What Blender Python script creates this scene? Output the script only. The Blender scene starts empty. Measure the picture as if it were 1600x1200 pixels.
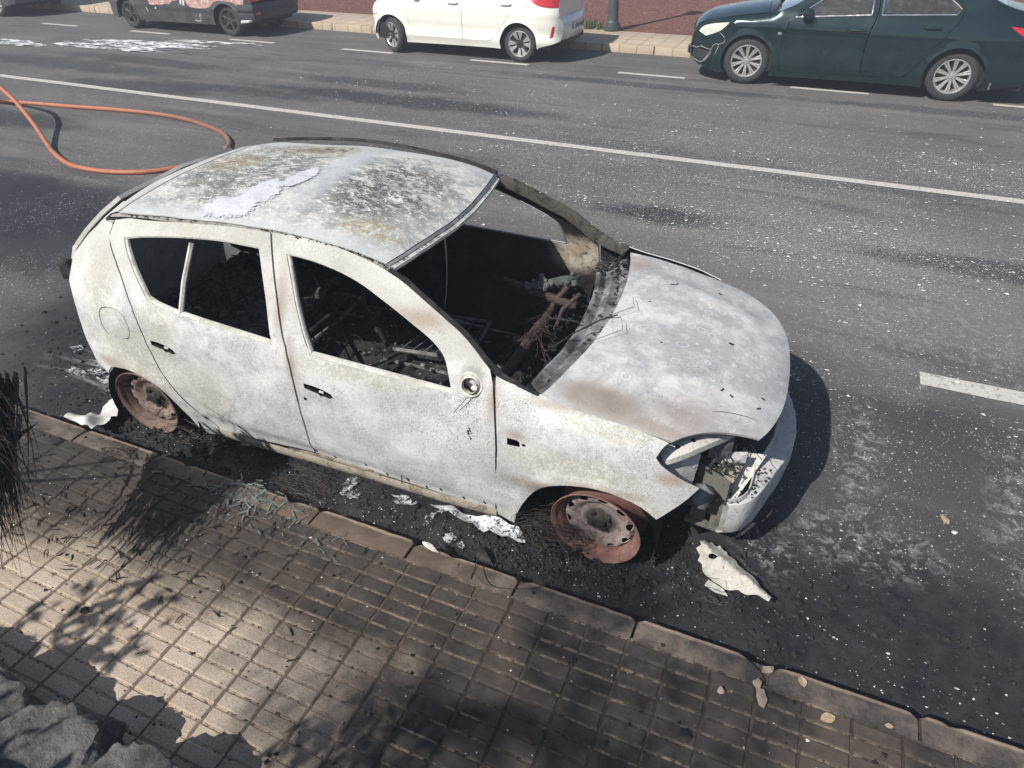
import bpy, bmesh, math, random
from mathutils import Vector, Matrix, Quaternion, noise as mnoise
from mathutils.geometry import delaunay_2d_cdt
R = math.radians
S = bpy.context.scene
COL = S.collection
random.seed(11)

# ------------------------------------------------------------------ camera, sky, sun
YAW, PITCH, ROLL = -0.41098930950226076, 0.6188832836243165, -0.005430566451836757
def cam_axes(yaw, pitch, roll):
    f = Vector((math.sin(yaw)*math.cos(pitch), math.cos(yaw)*math.cos(pitch), -math.sin(pitch)))
    r = Vector((math.cos(yaw), -math.sin(yaw), 0)); u = r.cross(f)
    c, s = math.cos(roll), math.sin(roll)
    return c*r + s*u, -s*r + c*u, f
cd = bpy.data.cameras.new('camera'); cam = bpy.data.objects.new('camera', cd); COL.objects.link(cam)
_r, _u, _f = cam_axes(YAW, PITCH, ROLL)
M = Matrix((_r, _u, -_f)).transposed().to_4x4()
M.translation = Vector((3.1491358988935394, -2.8578368298167542, 2.5587898043356323))
cam.matrix_world = M
cd.sensor_width = 36; cd.lens = 36*1098.881/1600
cd.clip_start = 0.05; cd.clip_end = 500
S.camera = cam

SUNV = Vector((-0.47, -0.95, 1.0)).normalized()
EL = math.asin(SUNV.z); AZ = math.atan2(SUNV.x, SUNV.y)
w = bpy.data.worlds.new('World'); S.world = w; w.use_nodes = True
nt = w.node_tree
sky = nt.nodes.new('ShaderNodeTexSky'); sky.sky_type = 'NISHITA'; sky.sun_disc = False
sky.sun_elevation = EL; sky.sun_rotation = AZ % (2*math.pi); sky.altitude = 300; sky.dust_density = 1.5
bg = nt.nodes['Background']; bg.inputs['Strength'].default_value = 0.075
nt.links.new(sky.outputs[0], bg.inputs[0])
sl = bpy.data.lights.new('sun', 'SUN'); sl.energy = 4.6; sl.angle = R(0.55); sl.color = (1.0, 0.955, 0.89)
so = bpy.data.objects.new('sun', sl); COL.objects.link(so)
so.rotation_mode = 'QUATERNION'; so.rotation_quaternion = (-SUNV).to_track_quat('-Z', 'Y'); so.location = (-5, -9, 12)
S.view_settings.view_transform = 'Standard'; S.view_settings.look = 'None'
S.view_settings.exposure = 0.47; S.view_settings.gamma = 1.0
S.render.engine = 'CYCLES'
S.cycles.max_bounces = 6; S.cycles.diffuse_bounces = 3; S.cycles.transparent_max_bounces = 12

# ------------------------------------------------------------------ tagging helpers
def tag(o, label=None, cat=None, group=None, kind=None):
    if label: o['label'] = label
    if cat: o['category'] = cat
    if group: o['group'] = group
    if kind: o['kind'] = kind
    return o
def empty(name, loc=(0, 0, 0), rz=0, parent=None):
    o = bpy.data.objects.new(name, None); COL.objects.link(o)
    o.location = loc; o.rotation_euler = (0, 0, rz); o.empty_display_size = .1
    if parent: o.parent = parent
    return o
def sm(me, ang=35):
    if len(me.polygons):
        me.polygons.foreach_set('use_smooth', [True]*len(me.polygons))
        me.set_sharp_from_angle(angle=R(ang))

class MB:
    """collects vertices and faces; builds ONE mesh object"""
    def __init__(s): s.v = []; s.f = []; s.m = []
    def add(s, vs, fs, mi=0):
        b = len(s.v); s.v += [tuple(v) for v in vs]
        s.f += [tuple(b+i for i in f) for f in fs]; s.m += [mi]*len(fs)
    def box(s, c, d, rot=None, mi=0, bev=0):
        x, y, z = d[0]/2, d[1]/2, d[2]/2
        if bev <= 0:
            vs = [Vector((sx*x, sy*y, sz*z)) for sx in (-1, 1) for sy in (-1, 1) for sz in (-1, 1)]
            fs = [(0, 1, 3, 2), (4, 6, 7, 5), (0, 4, 5, 1), (2, 3, 7, 6), (0, 2, 6, 4), (1, 5, 7, 3)]
        else:
            bm = bmesh.new(); bmesh.ops.create_cube(bm, size=1)
            for v in bm.verts: v.co = Vector((v.co.x*d[0], v.co.y*d[1], v.co.z*d[2]))
            bmesh.ops.bevel(bm, geom=bm.edges[:], offset=bev, segments=2, affect='EDGES', profile=.5)
            bm.verts.index_update()
            vs = [v.co.copy() for v in bm.verts]; fs = [tuple(v.index for v in f.verts) for f in bm.faces]; bm.free()
        if rot is not None: vs = [rot @ v for v in vs]
        c = Vector(c); s.add([v+c for v in vs], fs, mi)
    def tube(s, pts, r, n=8, mi=0, caps=True):
        pts = [Vector(p) for p in pts]; rs = r if isinstance(r, (list, tuple)) else [r]*len(pts)
        vs = []; prev = None
        for i, p in enumerate(pts):
            t = (pts[min(i+1, len(pts)-1)]-pts[max(i-1, 0)]).normalized()
            if prev is None:
                a = Vector((0, 0, 1)) if abs(t.z) < .9 else Vector((1, 0, 0))
                nrm = t.cross(a).normalized()
            else:
                nrm = (prev - t*prev.dot(t)).normalized()
            prev = nrm; bn = t.cross(nrm)
            for k in range(n):
                a = 2*math.pi*k/n
                vs.append(p + rs[i]*(math.cos(a)*nrm + math.sin(a)*bn))
        fs = []
        for i in range(len(pts)-1):
            for k in range(n):
                k2 = (k+1) % n
                fs.append((i*n+k, i*n+k2, (i+1)*n+k2, (i+1)*n+k))
        if caps:
            fs.append(tuple(range(n-1, -1, -1))); fs.append(tuple((len(pts)-1)*n+k for k in range(n)))
        s.add(vs, fs, mi)
    def lathe(s, prof, n=32, axis='Z', c=(0, 0, 0), mi=0, rot=None):
        """prof: list of (r, h)"""
        vs = []
        for r, h in prof:
            for k in range(n):
                a = 2*math.pi*k/n
                x, y = r*math.cos(a), r*math.sin(a)
                vs.append(Vector((x, y, h)) if axis == 'Z' else Vector((x, h, y)))
        fs = []
        for i in range(len(prof)-1):
            for k in range(n):
                k2 = (k+1) % n
                fs.append((i*n+k, i*n+k2, (i+1)*n+k2, (i+1)*n+k))
        if rot is not None: vs = [rot @ v for v in vs]
        c = Vector(c); s.add([v+c for v in vs], fs, mi)
    def grid(s, rows, mi=0, close=False):
        nr, nc = len(rows), len(rows[0]); vs = [p for r in rows for p in r]; fs = []
        for i in range(nr-1):
            for j in range(nc-1 if not close else nc):
                j2 = (j+1) % nc
                fs.append((i*nc+j, i*nc+j2, (i+1)*nc+j2, (i+1)*nc+j))
        s.add(vs, fs, mi)
    def build(s, name, mats, parent=None, smooth=35, recalc=False):
        me = bpy.data.meshes.new(name); me.from_pydata(s.v, [], s.f)
        if not isinstance(mats, (list, tuple)): mats = [mats]
        for m in mats: me.materials.append(m)
        me.polygons.foreach_set('material_index', s.m)
        if recalc:
            bm = bmesh.new(); bm.from_mesh(me); bmesh.ops.recalc_face_normals(bm, faces=bm.faces); bm.to_mesh(me); bm.free()
        me.update()
        if smooth: sm(me, smooth)
        o = bpy.data.objects.new(name, me); COL.objects.link(o)
        if parent: o.parent = parent
        return o

def lerp_tab(x, xs, ys):
    if x <= xs[0]: return ys[0]
    for i in range(1, len(xs)):
        if x <= xs[i]:
            t = (x-xs[i-1])/(xs[i]-xs[i-1]); return ys[i-1]+t*(ys[i]-ys[i-1])
    return ys[-1]
def smooth_tab(x, xs, ys):
    """monotone-ish cubic (Catmull-Rom) table lookup"""
    n = len(xs)
    if x <= xs[0]: return ys[0]
    if x >= xs[-1]: return ys[-1]
    for i in range(1, n):
        if x <= xs[i]: break
    i0 = i-1; h = xs[i]-xs[i0]; t = (x-xs[i0])/h
    def sl(k):
        if k == 0: return (ys[1]-ys[0])/(xs[1]-xs[0])
        if k == n-1: return (ys[-1]-ys[-2])/(xs[-1]-xs[-2])
        a = (ys[k]-ys[k-1])/(xs[k]-xs[k-1]); b = (ys[k+1]-ys[k])/(xs[k+1]-xs[k])
        return 0 if a*b <= 0 else 2*a*b/(a+b)
    m0, m1 = sl(i0)*h, sl(i)*h
    return (2*t**3-3*t**2+1)*ys[i0]+(t**3-2*t**2+t)*m0+(-2*t**3+3*t**2)*ys[i]+(t**3-t**2)*m1
def inside(p, poly):
    x, y = p; c = False; j = len(poly)-1
    for i in range(len(poly)):
        xi, yi = poly[i]; xj, yj = poly[j]
        if (yi > y) != (yj > y) and x < (xj-xi)*(y-yi)/(yj-yi)+xi: c = not c
        j = i
    return c
def resample(poly, step):
    out = []
    for i in range(len(poly)):
        a, b = poly[i], poly[(i+1) % len(poly)]
        L = math.hypot(b[0]-a[0], b[1]-a[1]); n = max(1, round(L/step))
        out += [(a[0]+(b[0]-a[0])*k/n, a[1]+(b[1]-a[1])*k/n) for k in range(n)]
    return out
def soften(poly, it=2, keep=50):
    """corner cutting that keeps corners sharper than `keep` degrees"""
    for _ in range(it):
        out = []; n = len(poly)
        for i in range(n):
            a, b, c = poly[i-1], poly[i], poly[(i+1) % n]
            v1 = (b[0]-a[0], b[1]-a[1]); v2 = (c[0]-b[0], c[1]-b[1])
            ang = abs(math.degrees(math.atan2(v1[0]*v2[1]-v1[1]*v2[0], v1[0]*v2[0]+v1[1]*v2[1])))
            if ang > keep: out.append(b)
            else:
                out.append((b[0]-v1[0]*.25, b[1]-v1[1]*.25)); out.append((b[0]+v2[0]*.25, b[1]+v2[1]*.25))
        poly = out
    return poly
def area2(p): return sum(p[i-1][0]*p[i][1]-p[i][0]*p[i-1][1] for i in range(len(p)))
def shrink(poly, d):
    if area2(poly) < 0: poly = poly[::-1]
    n = len(poly); out = []
    for i in range(n):
        a, b, c = poly[i-1], poly[i], poly[(i+1) % n]
        def nn(p, q):
            dx, dy = q[0]-p[0], q[1]-p[1]; L = math.hypot(dx, dy) or 1
            return (-dy/L, dx/L)
        n1, n2 = nn(a, b), nn(b, c); bx, by = n1[0]+n2[0], n1[1]+n2[1]
        L = bx*bx+by*by; k = 2*d/max(L, .6)
        out.append((b[0]+bx*k, b[1]+by*k))
    return out
def circ(c, r, n=10, ry=None, rot=0):
    ry = ry or r; o = []
    for k in range(n):
        a = 2*math.pi*k/n; x, y = r*math.cos(a), ry*math.sin(a)
        o.append((c[0]+x*math.cos(rot)-y*math.sin(rot), c[1]+x*math.sin(rot)+y*math.cos(rot)))
    return o
def surf(name, outer, f, mats, parent=None, holes=(), step=.03, thick=.006, flip=False, estep=None, smooth=30, mb=None):
    """a sheet cut from a 2-D outline with holes, bent onto f(u,v) and given thickness (outer 0, inner 1, rim 2)"""
    estep = estep or step*.8
    loops = [resample(outer, estep)] + [resample(h, min(estep, .012 if len(h) < 14 and abs(area2(h)) < .02 else estep)) for h in holes]
    P = []; Eg = []
    for L in loops:
        b = len(P); P += L; Eg += [(b+i, b+(i+1) % len(L)) for i in range(len(L))]
    xs = [p[0] for p in outer]; ys = [p[1] for p in outer]
    cell = {}
    for p in P: cell.setdefault((int(p[0]//step), int(p[1]//step)), []).append(p)
    row = 0; y = min(ys)
    while y < max(ys):
        x = min(xs)+(step/2 if row % 2 else 0)
        while x < max(xs):
            q = (x, y)
            if inside(q, outer) and not any(inside(q, h) for h in holes):
                ci, cj = int(x//step), int(y//step)
                if all((q[0]-p[0])**2+(q[1]-p[1])**2 > (.45*step)**2 for i in (-1, 0, 1) for j in (-1, 0, 1) for p in cell.get((ci+i, cj+j), ())):
                    P.append(q)
            x += step
        y += step*.866; row += 1
    res = delaunay_2d_cdt([Vector(p) for p in P], Eg, [], 0, 1e-6)
    V2, F = res[0], res[2]
    keep = []
    for t in F:
        cx = sum(V2[i][0] for i in t)/len(t); cy = sum(V2[i][1] for i in t)/len(t)
        if inside((cx, cy), outer) and not any(inside((cx, cy), h) for h in holes): keep.append(tuple(t))
    small = [(sum(p[0] for p in h)/len(h), sum(p[1] for p in h)/len(h), max(math.hypot(p[0]-h[0][0], p[1]-h[0][1]) for p in h)) for h in holes if abs(area2(h)) < .012]
    used = sorted({i for t in keep for i in t}); mp = {i: k for k, i in enumerate(used)}
    e = 1e-3; VO = []; VI = []
    for i in used:
        u, v = V2[i]
        p = Vector(f(u, v)); du = Vector(f(u+e, v))-Vector(f(u-e, v)); dv = Vector(f(u, v+e))-Vector(f(u, v-e))
        n = du.cross(dv).normalized()
        if flip: n = -n
        VO.append(p); VI.append(p-n*thick)
    T = []
    for t in keep:
        t = [mp[i] for i in t]
        a = sum(V2[used[t[k-1]]][0]*V2[used[t[k]]][1]-V2[used[t[k]]][0]*V2[used[t[k-1]]][1] for k in range(len(t)))
        if (a < 0) != flip: t = t[::-1]
        T.append(tuple(t))
    own = mb is None
    mb = mb or MB()
    mb.add(VO, T, 0)
    if thick:
        mb.add(VI, [t[::-1] for t in T], 1)
        cnt = {}
        for t in T:
            for k in range(len(t)):
                a, b = t[k], t[(k+1) % len(t)]; cnt[(a, b)] = 1
        bd = [(a, b) for (a, b) in cnt if (b, a) not in cnt]
        idx = {}; vs = []; fs = []; fm = []
        for a, b in bd:
            m2 = (V2[used[a]][0], V2[used[a]][1]); fm.append(1 if any(math.hypot(m2[0]-c[0], m2[1]-c[1]) < c[2] for c in small) else 2)  # small holes get the inner material on their rims, painting the recess shade
            for i in (a, b):
                if i not in idx: idx[i] = len(vs); vs += [VO[i], VI[i]]
            fs.append((idx[b], idx[a], idx[a]+1, idx[b]+1))
        mb.add(vs, fs, 2); mb.m[-len(fs):] = fm
    if not own: return mb
    if not isinstance(mats, (list, tuple)): mats = [mats]*3
    return mb.build(name, list(mats), parent, smooth)

# ------------------------------------------------------------------ node helpers
class Mat:
    def __init__(s, name, rough=.8, metal=0.0, spec=.5):
        s.m = bpy.data.materials.new(name); s.m.use_nodes = True; s.t = s.m.node_tree
        s.b = s.t.nodes['Principled BSDF']; s.out = s.t.nodes['Material Output']
        s.b.inputs['Roughness'].default_value = rough; s.b.inputs['Metallic'].default_value = metal
        s.b.inputs['Specular IOR Level'].default_value = spec
        s._tc = s._geo = None
    def n(s, ty): return s.t.nodes.new(ty)
    def l(s, a, b): s.t.links.new(a, b)
    def put(s, sock, v):
        if hasattr(v, 'is_linked') or isinstance(v, bpy.types.NodeSocket): s.l(v, sock)
        elif isinstance(v, (tuple, list)) and len(v) == 3 and sock.type == 'RGBA': sock.default_value = (*v, 1)
        else: sock.default_value = v
    @property
    def obj(s):
        if not s._tc: s._tc = s.n('ShaderNodeTexCoord')
        return s._tc.outputs['Object']
    @property
    def pos(s):
        if not s._geo: s._geo = s.n('ShaderNodeNewGeometry')
        return s._geo.outputs['Position']
    def map(s, v, scale=(1, 1, 1), loc=(0, 0, 0), rot=(0, 0, 0)):
        m = s.n('ShaderNodeMapping'); s.put(m.inputs[0], v); m.inputs['Scale'].default_value = scale
        m.inputs['Location'].default_value = loc; m.inputs['Rotation'].default_value = rot; return m.outputs[0]
    def noise(s, v, scale=5, detail=4, rough=.6, dist=0, col=False):
        t = s.n('ShaderNodeTexNoise'); s.put(t.inputs['Vector'], v); t.inputs['Scale'].default_value = scale
        t.inputs['Detail'].default_value = detail; t.inputs['Roughness'].default_value = rough; t.inputs['Distortion'].default_value = dist
        return t.outputs['Color' if col else 'Fac']
    def vor(s, v, scale=5, feat='F1', out='Distance', rand=1):
        t = s.n('ShaderNodeTexVoronoi'); t.feature = feat; s.put(t.inputs['Vector'], v); t.inputs['Scale'].default_value = scale
        t.inputs['Randomness'].default_value = rand
        return t.outputs[out]
    def math(s, op, a, b=0.0, c=0.0, clamp=False):
        t = s.n('ShaderNodeMath'); t.operation = op; t.use_clamp = clamp
        s.put(t.inputs[0], a); s.put(t.inputs[1], b); s.put(t.inputs[2], c); return t.outputs[0]
    def mr(s, v, a, b, c=0.0, d=1.0, smooth=True):
        t = s.n('ShaderNodeMapRange'); t.interpolation_type = 'SMOOTHSTEP' if smooth else 'LINEAR'
        s.put(t.inputs[0], v)
        for i, q in zip((1, 2, 3, 4), (a, b, c, d)): s.put(t.inputs[i], q)
        return t.outputs[0]
    def mix(s, fac, a, b, mode='MIX'):
        t = s.n('ShaderNodeMix'); t.data_type = 'RGBA'; t.blend_type = mode
        s.put(t.inputs[0], fac); s.put(t.inputs[6], a); s.put(t.inputs[7], b); return t.outputs[2]
    def mul(s, a, b): return s.math('MULTIPLY', a, b)
    def mx(s, a, b): return s.math('MAXIMUM', a, b)
    def xyz(s, v):
        t = s.n('ShaderNodeSeparateXYZ'); s.put(t.inputs[0], v); return t.outputs
    def ell(s, v, c, r, inner=.3, wob=0.0, wsc=3.0):
        """soft ellipsoid mask, 1 inside, 0 outside, edge broken by noise"""
        sub = s.n('ShaderNodeVectorMath'); sub.operation = 'SUBTRACT'; s.put(sub.inputs[0], v); sub.inputs[1].default_value = c
        d = s.n('ShaderNodeVectorMath'); d.operation = 'DIVIDE'; s.l(sub.outputs[0], d.inputs[0]); d.inputs[1].default_value = r
        ln = s.n('ShaderNodeVectorMath'); ln.operation = 'LENGTH'; s.l(d.outputs[0], ln.inputs[0])
        x = ln.outputs['Value']
        if wob: x = s.math('ADD', x, s.mul(s.math('SUBTRACT', s.noise(v, wsc, 5, .65), .5), wob))
        return s.mr(x, inner, 1.0, 1.0, 0.0)
    def bump(s, h, strength=.3, dist=.01, normal=None):
        t = s.n('ShaderNodeBump'); t.inputs['Strength'].default_value = strength; t.inputs['Distance'].default_value = dist
        s.put(t.inputs['Height'], h)
        if normal is not None: s.l(normal, t.inputs['Normal'])
        s.l(t.outputs[0], s.b.inputs['Normal']); return t.outputs[0]
    def color(s, v): s.put(s.b.inputs['Base Color'], v); return s
    def rough(s, v): s.put(s.b.inputs['Roughness'], v); return s
def plain(name, col, rough=.6, metal=0.0, var=.15, scale=30, coat=0.0):
    m = Mat(name, rough, metal)
    n = m.noise(m.obj, scale, 5, .65)
    m.color(m.mix(m.mr(n, .3, .7), tuple(c*(1-var) for c in col), tuple(min(1, c*(1+var)) for c in col)))
    m.rough(m.mr(m.noise(m.obj, scale*.4, 3), .3, .7, max(.02, rough-.08), min(1, rough+.08)))
    m.b.inputs['Coat Weight'].default_value = coat; m.b.inputs['Coat Roughness'].default_value = .05
    return m

# ------------------------------------------------------------------ materials
def asphalt():
    m = Mat('asphalt', .85, 0, .4); p = m.pos
    big = m.noise(p, .55, 5, .6, .4); fine = m.noise(p, 140, 3, .7); mid = m.noise(p, 14, 5, .7)
    base = m.mix(m.mr(big, .35, .65), (.086, .083, .082), (.118, .112, .107))
    base = m.mix(m.mr(mid, .35, .7), base, m.mix(.5, base, (.058, .057, .058)))
    stone = m.vor(p, 210, out='Color')
    stone_v = m.xyz(stone)[0]
    base = m.mix(m.mul(m.mr(stone_v, .72, .95), .55), base, (.22, .21, .20))
    base = m.mix(m.mul(m.mr(fine, .5, .3), .6), base, (.025, .025, .027))
    # dry dust carried by traffic, tyre streaks along the road
    st = m.noise(m.map(p, (.18, 1.6, 1)), 1.6, 5, .65, .5)
    base = m.mix(m.mul(m.mr(st, .48, .70), .55), base, (.165, .154, .143))
    q_ = m.xyz(p); dust = m.mx(m.ell(p, (3.6, 3.0, 0), (3.2, 2.4, 1), .1, .5, 1.2), m.mul(m.ell(p, (2.5, 7.5, 0), (7, 2.4, 1), .2, .4, .8), .5))
    base = m.mix(m.mul(dust, .45), base, (.185, .178, .172))
    base = m.mix(m.mul(m.mr(m.noise(m.map(p, (.25, 1.9, 1), (4, 3, 0)), 1.1, 6, .65, .6), .52, .66), .5), base, (.040, .040, .044))
    # wet streaks, old soot and a painted off-frame shadow, each with its own outline
    for c, r, k in (((-2.6, 6.3, 0), (3.2, .42, 1), .75), ((-3.4, 7.1, 0), (2.2, .35, 1), .6), ((.6, 8.55, 0), (3.4, .22, 1), .55), ((1.85, 3.5, 0), (.75, .28, 1), .75),
                    ((4.6, 8.6, 0), (2.0, .25, 1), .5), ((-3.6, 1.0, 0), (2.6, 1.3, 1), .8), ((-1.9, 3.0, 0), (1.6, .7, 1), .45), ((-5.2, 5.9, 0), (2.4, .3, 1), .6), ((-8.4, 7.0, 0), (2.8, .35, 1), .6), ((-7.0, 3.45, 0), (1.5, .45, 1), .7),
                    ((-9.5, 6.3, 0), (3.5, .5, 1), .6), ((-6.8, 5.5, 0), (2.2, .35, 1), .6), ((-9.8, 8.0, 0), (2.5, .5, 1), .5), ((4.6, 3.4, 0), (1.2, .28, 1), .6), ((-1.2, 4.0, 0), (1.8, .55, 1), .5), ((4.6,1.0,0),(1.0,.5,1),.4),((3.3,5.0,0),(1.2,.12,1),.3)):
        base = m.mix(m.mul(m.ell(p, c, r, .45, 1.0, 2.2), min(1, k*1.2)), base, (.027, .028, .033))
    # fire damage round the burnt car
    lx = m.noise(p, 3.2, 6, .7)
    soot = m.ell(p, (.9, -.55, 0), (3.1, 1.25, 1), .5, .55, 2.2)
    soot = m.mx(soot, m.ell(p, (-1.0, .15, 0), (1.5, 1.5, 1), .35, .6, 2.4))
    soot = m.mx(soot, m.ell(p, (3.8, -1.0, 0), (4.5, 1.25, 1), .45, .5, 2.4))
    base = m.mix(m.mul(m.ell(p, (3.9, .3, 0), (1.7, 1.6, 1), .2, .7, 1.8), .62), base, (.034, .035, .040))
    base = m.mix(m.mul(m.ell(p, (-4.5, 1.25, 0), (2.3, .95, 1), .6, .5, 1.6), .92), base, (.014, .016, .021))  # shadow of something off-frame, painted into the asphalt colour
    soot = m.mx(soot, m.mul(m.ell(p, (2.4, 1.0, 0), (1.6, .9, 1), .3, .6, 2), .5))
    base = m.mix(m.mul(soot, m.mr(lx, .25, .5, .78, .98)), base, m.mix(m.mr(mid, .35, .7), (.008, .0085, .011), (.024, .024, .027)))
    # pale ash film in front of the car and dust further out
    ash = m.mx(m.mul(m.ell(p, (3.75, -.1, 0), (.5, .35, 1), .1, .9, 3.5), .9), m.mul(m.ell(p, (4.2, 2.2, 0), (1.5, 1.1, 1), .1, .9, 2), .55))
    ash = m.mx(ash, m.ell(p, (4.55, .35, 0), (.35, 1.0, 1), .1, .6, 3)); ash = m.mx(ash, m.ell(p, (3.72, .55, 0), (.20, .8, 1), .1, .8, 4)); ash = m.mx(ash, m.mul(m.ell(p, (3.35, -.35, 0), (.22, .25, 1), .1, .8, 6), .8)); ash = m.mx(ash, m.mul(m.ell(p, (-4.2, 2.1, 0), (.9, .10, 1), .1, .8, 3), .6))
    an = m.noise(m.map(p, (1, 1, 1), (0, 0, 0), (0, 0, .7)), 16, 6, .75, .8)
    base = m.mix(m.mul(m.mul(ash, m.mr(an, .47, .64)), .8), base, (.29, .285, .285))
    # fine white specks of ash and foam
    dens = m.mr(m.noise(p, .9, 4, .6), .36, .66)
    dens = m.mx(m.mul(dens, .28), m.ell(p, (3.4, 3.6, 0), (2.4, 1.4, 1), .15, .7, 1.6))
    dens = m.mx(dens, m.ell(p, (4.9, 5.9, 0), (2.2, 1.0, 1), .15, .7, 1.6))
    dens = m.mx(dens, m.mul(m.ell(p, (1.8, 5.0, 0), (4.5, 3.2, 1), .2, .5, 1.6), .65))
    dens = m.mul(dens, m.math('SUBTRACT', 1.0, m.mul(soot, .93)))
    pw = m.map(p, (1, 1, 1)); 
    for sc, t, k in ((48, .17, .8), (95, .22, .8), (160, .24, .7)):
        d = m.vor(pw, sc); c = m.xyz(m.vor(pw, sc, out='Color'))
        on = m.math('LESS_THAN', c[1], m.mul(dens, .55))
        dot = m.mul(m.math('LESS_THAN', d, m.mul(c[0], t*2)), on)
        base = m.mix(m.mul(dot, k), base, (.50, .49, .47))
    film = m.mx(m.ell(p, (-9.6, 8.0, 0), (2.4, .65, 1), .2, .9, 2), m.mx(m.ell(p, (-8.3, 8.8, 0), (1.0, .14, 1), .2, .6, 2), m.ell(p, (-.7, -.45, 0), (.7, .28, 1), .2, .8, 4)))
    film = m.mul(film, m.mr(m.noise(m.map(p, (.35, 2.2, 1)), 4, 6, .7, .6), .46, .60))
    base = m.mix(m.mul(film, .6), base, (.42, .43, .45))
    m.color(base)
    wet = m.mul(soot, m.mr(lx, .45, .65))
    m.rough(m.mr(wet, 0, 1, .88, .5))
    h = m.math('ADD', m.mul(fine, .6), m.math('ADD', m.mul(mid, .5), m.mul(m.vor(p, 170), .5)))
    m.bump(h, .55, .006)
    return m.m
def paint_mark():
    m = Mat('road_paint', .8); p = m.pos
    worn = m.mr(m.noise(p, 26, 6, .75), .52, .66)
    worn = m.mx(worn, m.mul(m.mr(m.noise(p, 170, 2, .7), .55, .65), .6))
    m.color(m.mix(m.mul(worn, .75), m.mix(m.noise(p, 9, 4), (.40, .385, .35), (.56, .54, .50)), (.10, .097, .092)))
    m.bump(m.noise(p, 160, 3, .7), .4, .004); return m.m
def soot_mask(m, p):
    """fire soot on the near pavement: thick along the kerb, thinning toward the wall, more to the right"""
    q = m.xyz(p)
    n = m.math('SUBTRACT', m.noise(p, 2.3, 6, .7), .5)
    y = m.math('ADD', q[1], m.mul(n, .55))
    a = m.mr(y, -1.84, -1.46, 0, 1)
    b = m.mul(m.mr(m.math('ADD', q[0], m.mul(n, 1.1)), 1.45, 2.35), m.mr(y, -3.2, -1.7, .6, 1))
    return m.mx(a, b)
def tile_mat():
    m = Mat('paving_brick', .88, 0, .3); p = m.pos; q = m.xyz(p)
    ix = m.math('FLOOR', m.math('DIVIDE', m.math('ADD', q[0], 1.587+100*.166), .166)); iy = m.math('FLOOR', m.math('DIVIDE', m.math('ADD', q[1], 1.122+100*.0668), .0668))
    cb = m.n('ShaderNodeCombineXYZ'); m.l(ix, cb.inputs[0]); m.l(iy, cb.inputs[1])
    wn = m.n('ShaderNodeTexWhiteNoise'); m.l(cb.outputs[0], wn.inputs[0])
    r = m.xyz(wn.outputs['Color'])
    base = m.mix(r[0], (.385, .312, .240), (.47, .395, .315))
    base = m.mix(m.mul(m.mr(r[1], .55, 1), .55), base, (.375, .285, .22))
    base = m.mix(m.mr(m.noise(p, 9, 5, .7), .42, .75), base, m.mix(.45, base, (.24, .185, .13)))
    gr = m.noise(p, 130, 4, .75)
    base = m.mix(m.mul(m.mr(gr, .52, .62), .62), base, (.17, .135, .105)); base = m.mix(m.mul(m.mr(gr, .46, .36), .45), base, (.60, .51, .40))
    g2 = m.noise(p, 320, 2, .7); base = m.mix(m.mul(m.mr(g2, .55, .65), .45), base, (.10, .085, .07))
    d = m.vor(p, 26); c = m.xyz(m.vor(p, 26, out='Color'))
    base = m.mix(m.mul(m.mul(m.math('LESS_THAN', d, m.mul(c[0], .17)), m.math('LESS_THAN', c[1], .28)), .85), base, (.03, .028, .026))
    s = soot_mask(m, p); var = m.noise(p, 7, 6, .7)
    sc = m.mix(m.mr(var, .35, .66), (.011, .0105, .0105), (.042, .037, .034)); sc = m.mix(m.mul(m.mr(r[2], .5, 1), .4), sc, (.058, .047, .040))
    sc = m.mix(m.mul(m.mr(m.noise(p, 2.1, 3), .47, .64), .5), sc, (.072, .056, .046))
    base = m.mix(m.mul(s, m.mr(m.noise(p, 21, 5, .75), .2, .75, 1, .93)), base, sc)
    d = m.vor(p, 60); c = m.xyz(m.vor(p, 60, out='Color'))
    base = m.mix(m.mul(m.mul(m.math('LESS_THAN', d, m.mul(c[0], .24)), m.math('LESS_THAN', c[1], .05)), s), base, (.55, .53, .5))
    m.color(base)
    m.bump(m.math('ADD', m.mul(gr, .6), m.mul(m.noise(p, 30, 5, .7), .6)), .5, .004)
    return m.m
def joint_mat():
    m = Mat('paving_joint', .95, 0, .2); p = m.pos; q = m.xyz(p)
    n = m.noise(p, 55, 5, .75)
    dirt = m.mr(m.math('ABSOLUTE', m.math('SUBTRACT', m.math('FRACT', m.math('DIVIDE', m.math('ADD', q[0], 1.587+100*.166), .166)), .5)), .44, .47)
    base = m.mix(m.mx(m.mr(n, .40, .48), 0.0), (.050, .040, .032), (.42, .33, .24)); base = m.mix(m.mul(dirt, .8), base, (.10, .075, .058))
    s = soot_mask(m, p)
    base = m.mix(m.mul(s, m.mx(m.mr(m.noise(p, 6, 5, .7), .4, .6, .9, .50), m.mul(m.mr(q[0], 1.9, 1.1), .9))), base, (.026, .023, .021))
    m.color(base); m.bump(n, .8, .008); return m.m
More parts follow.
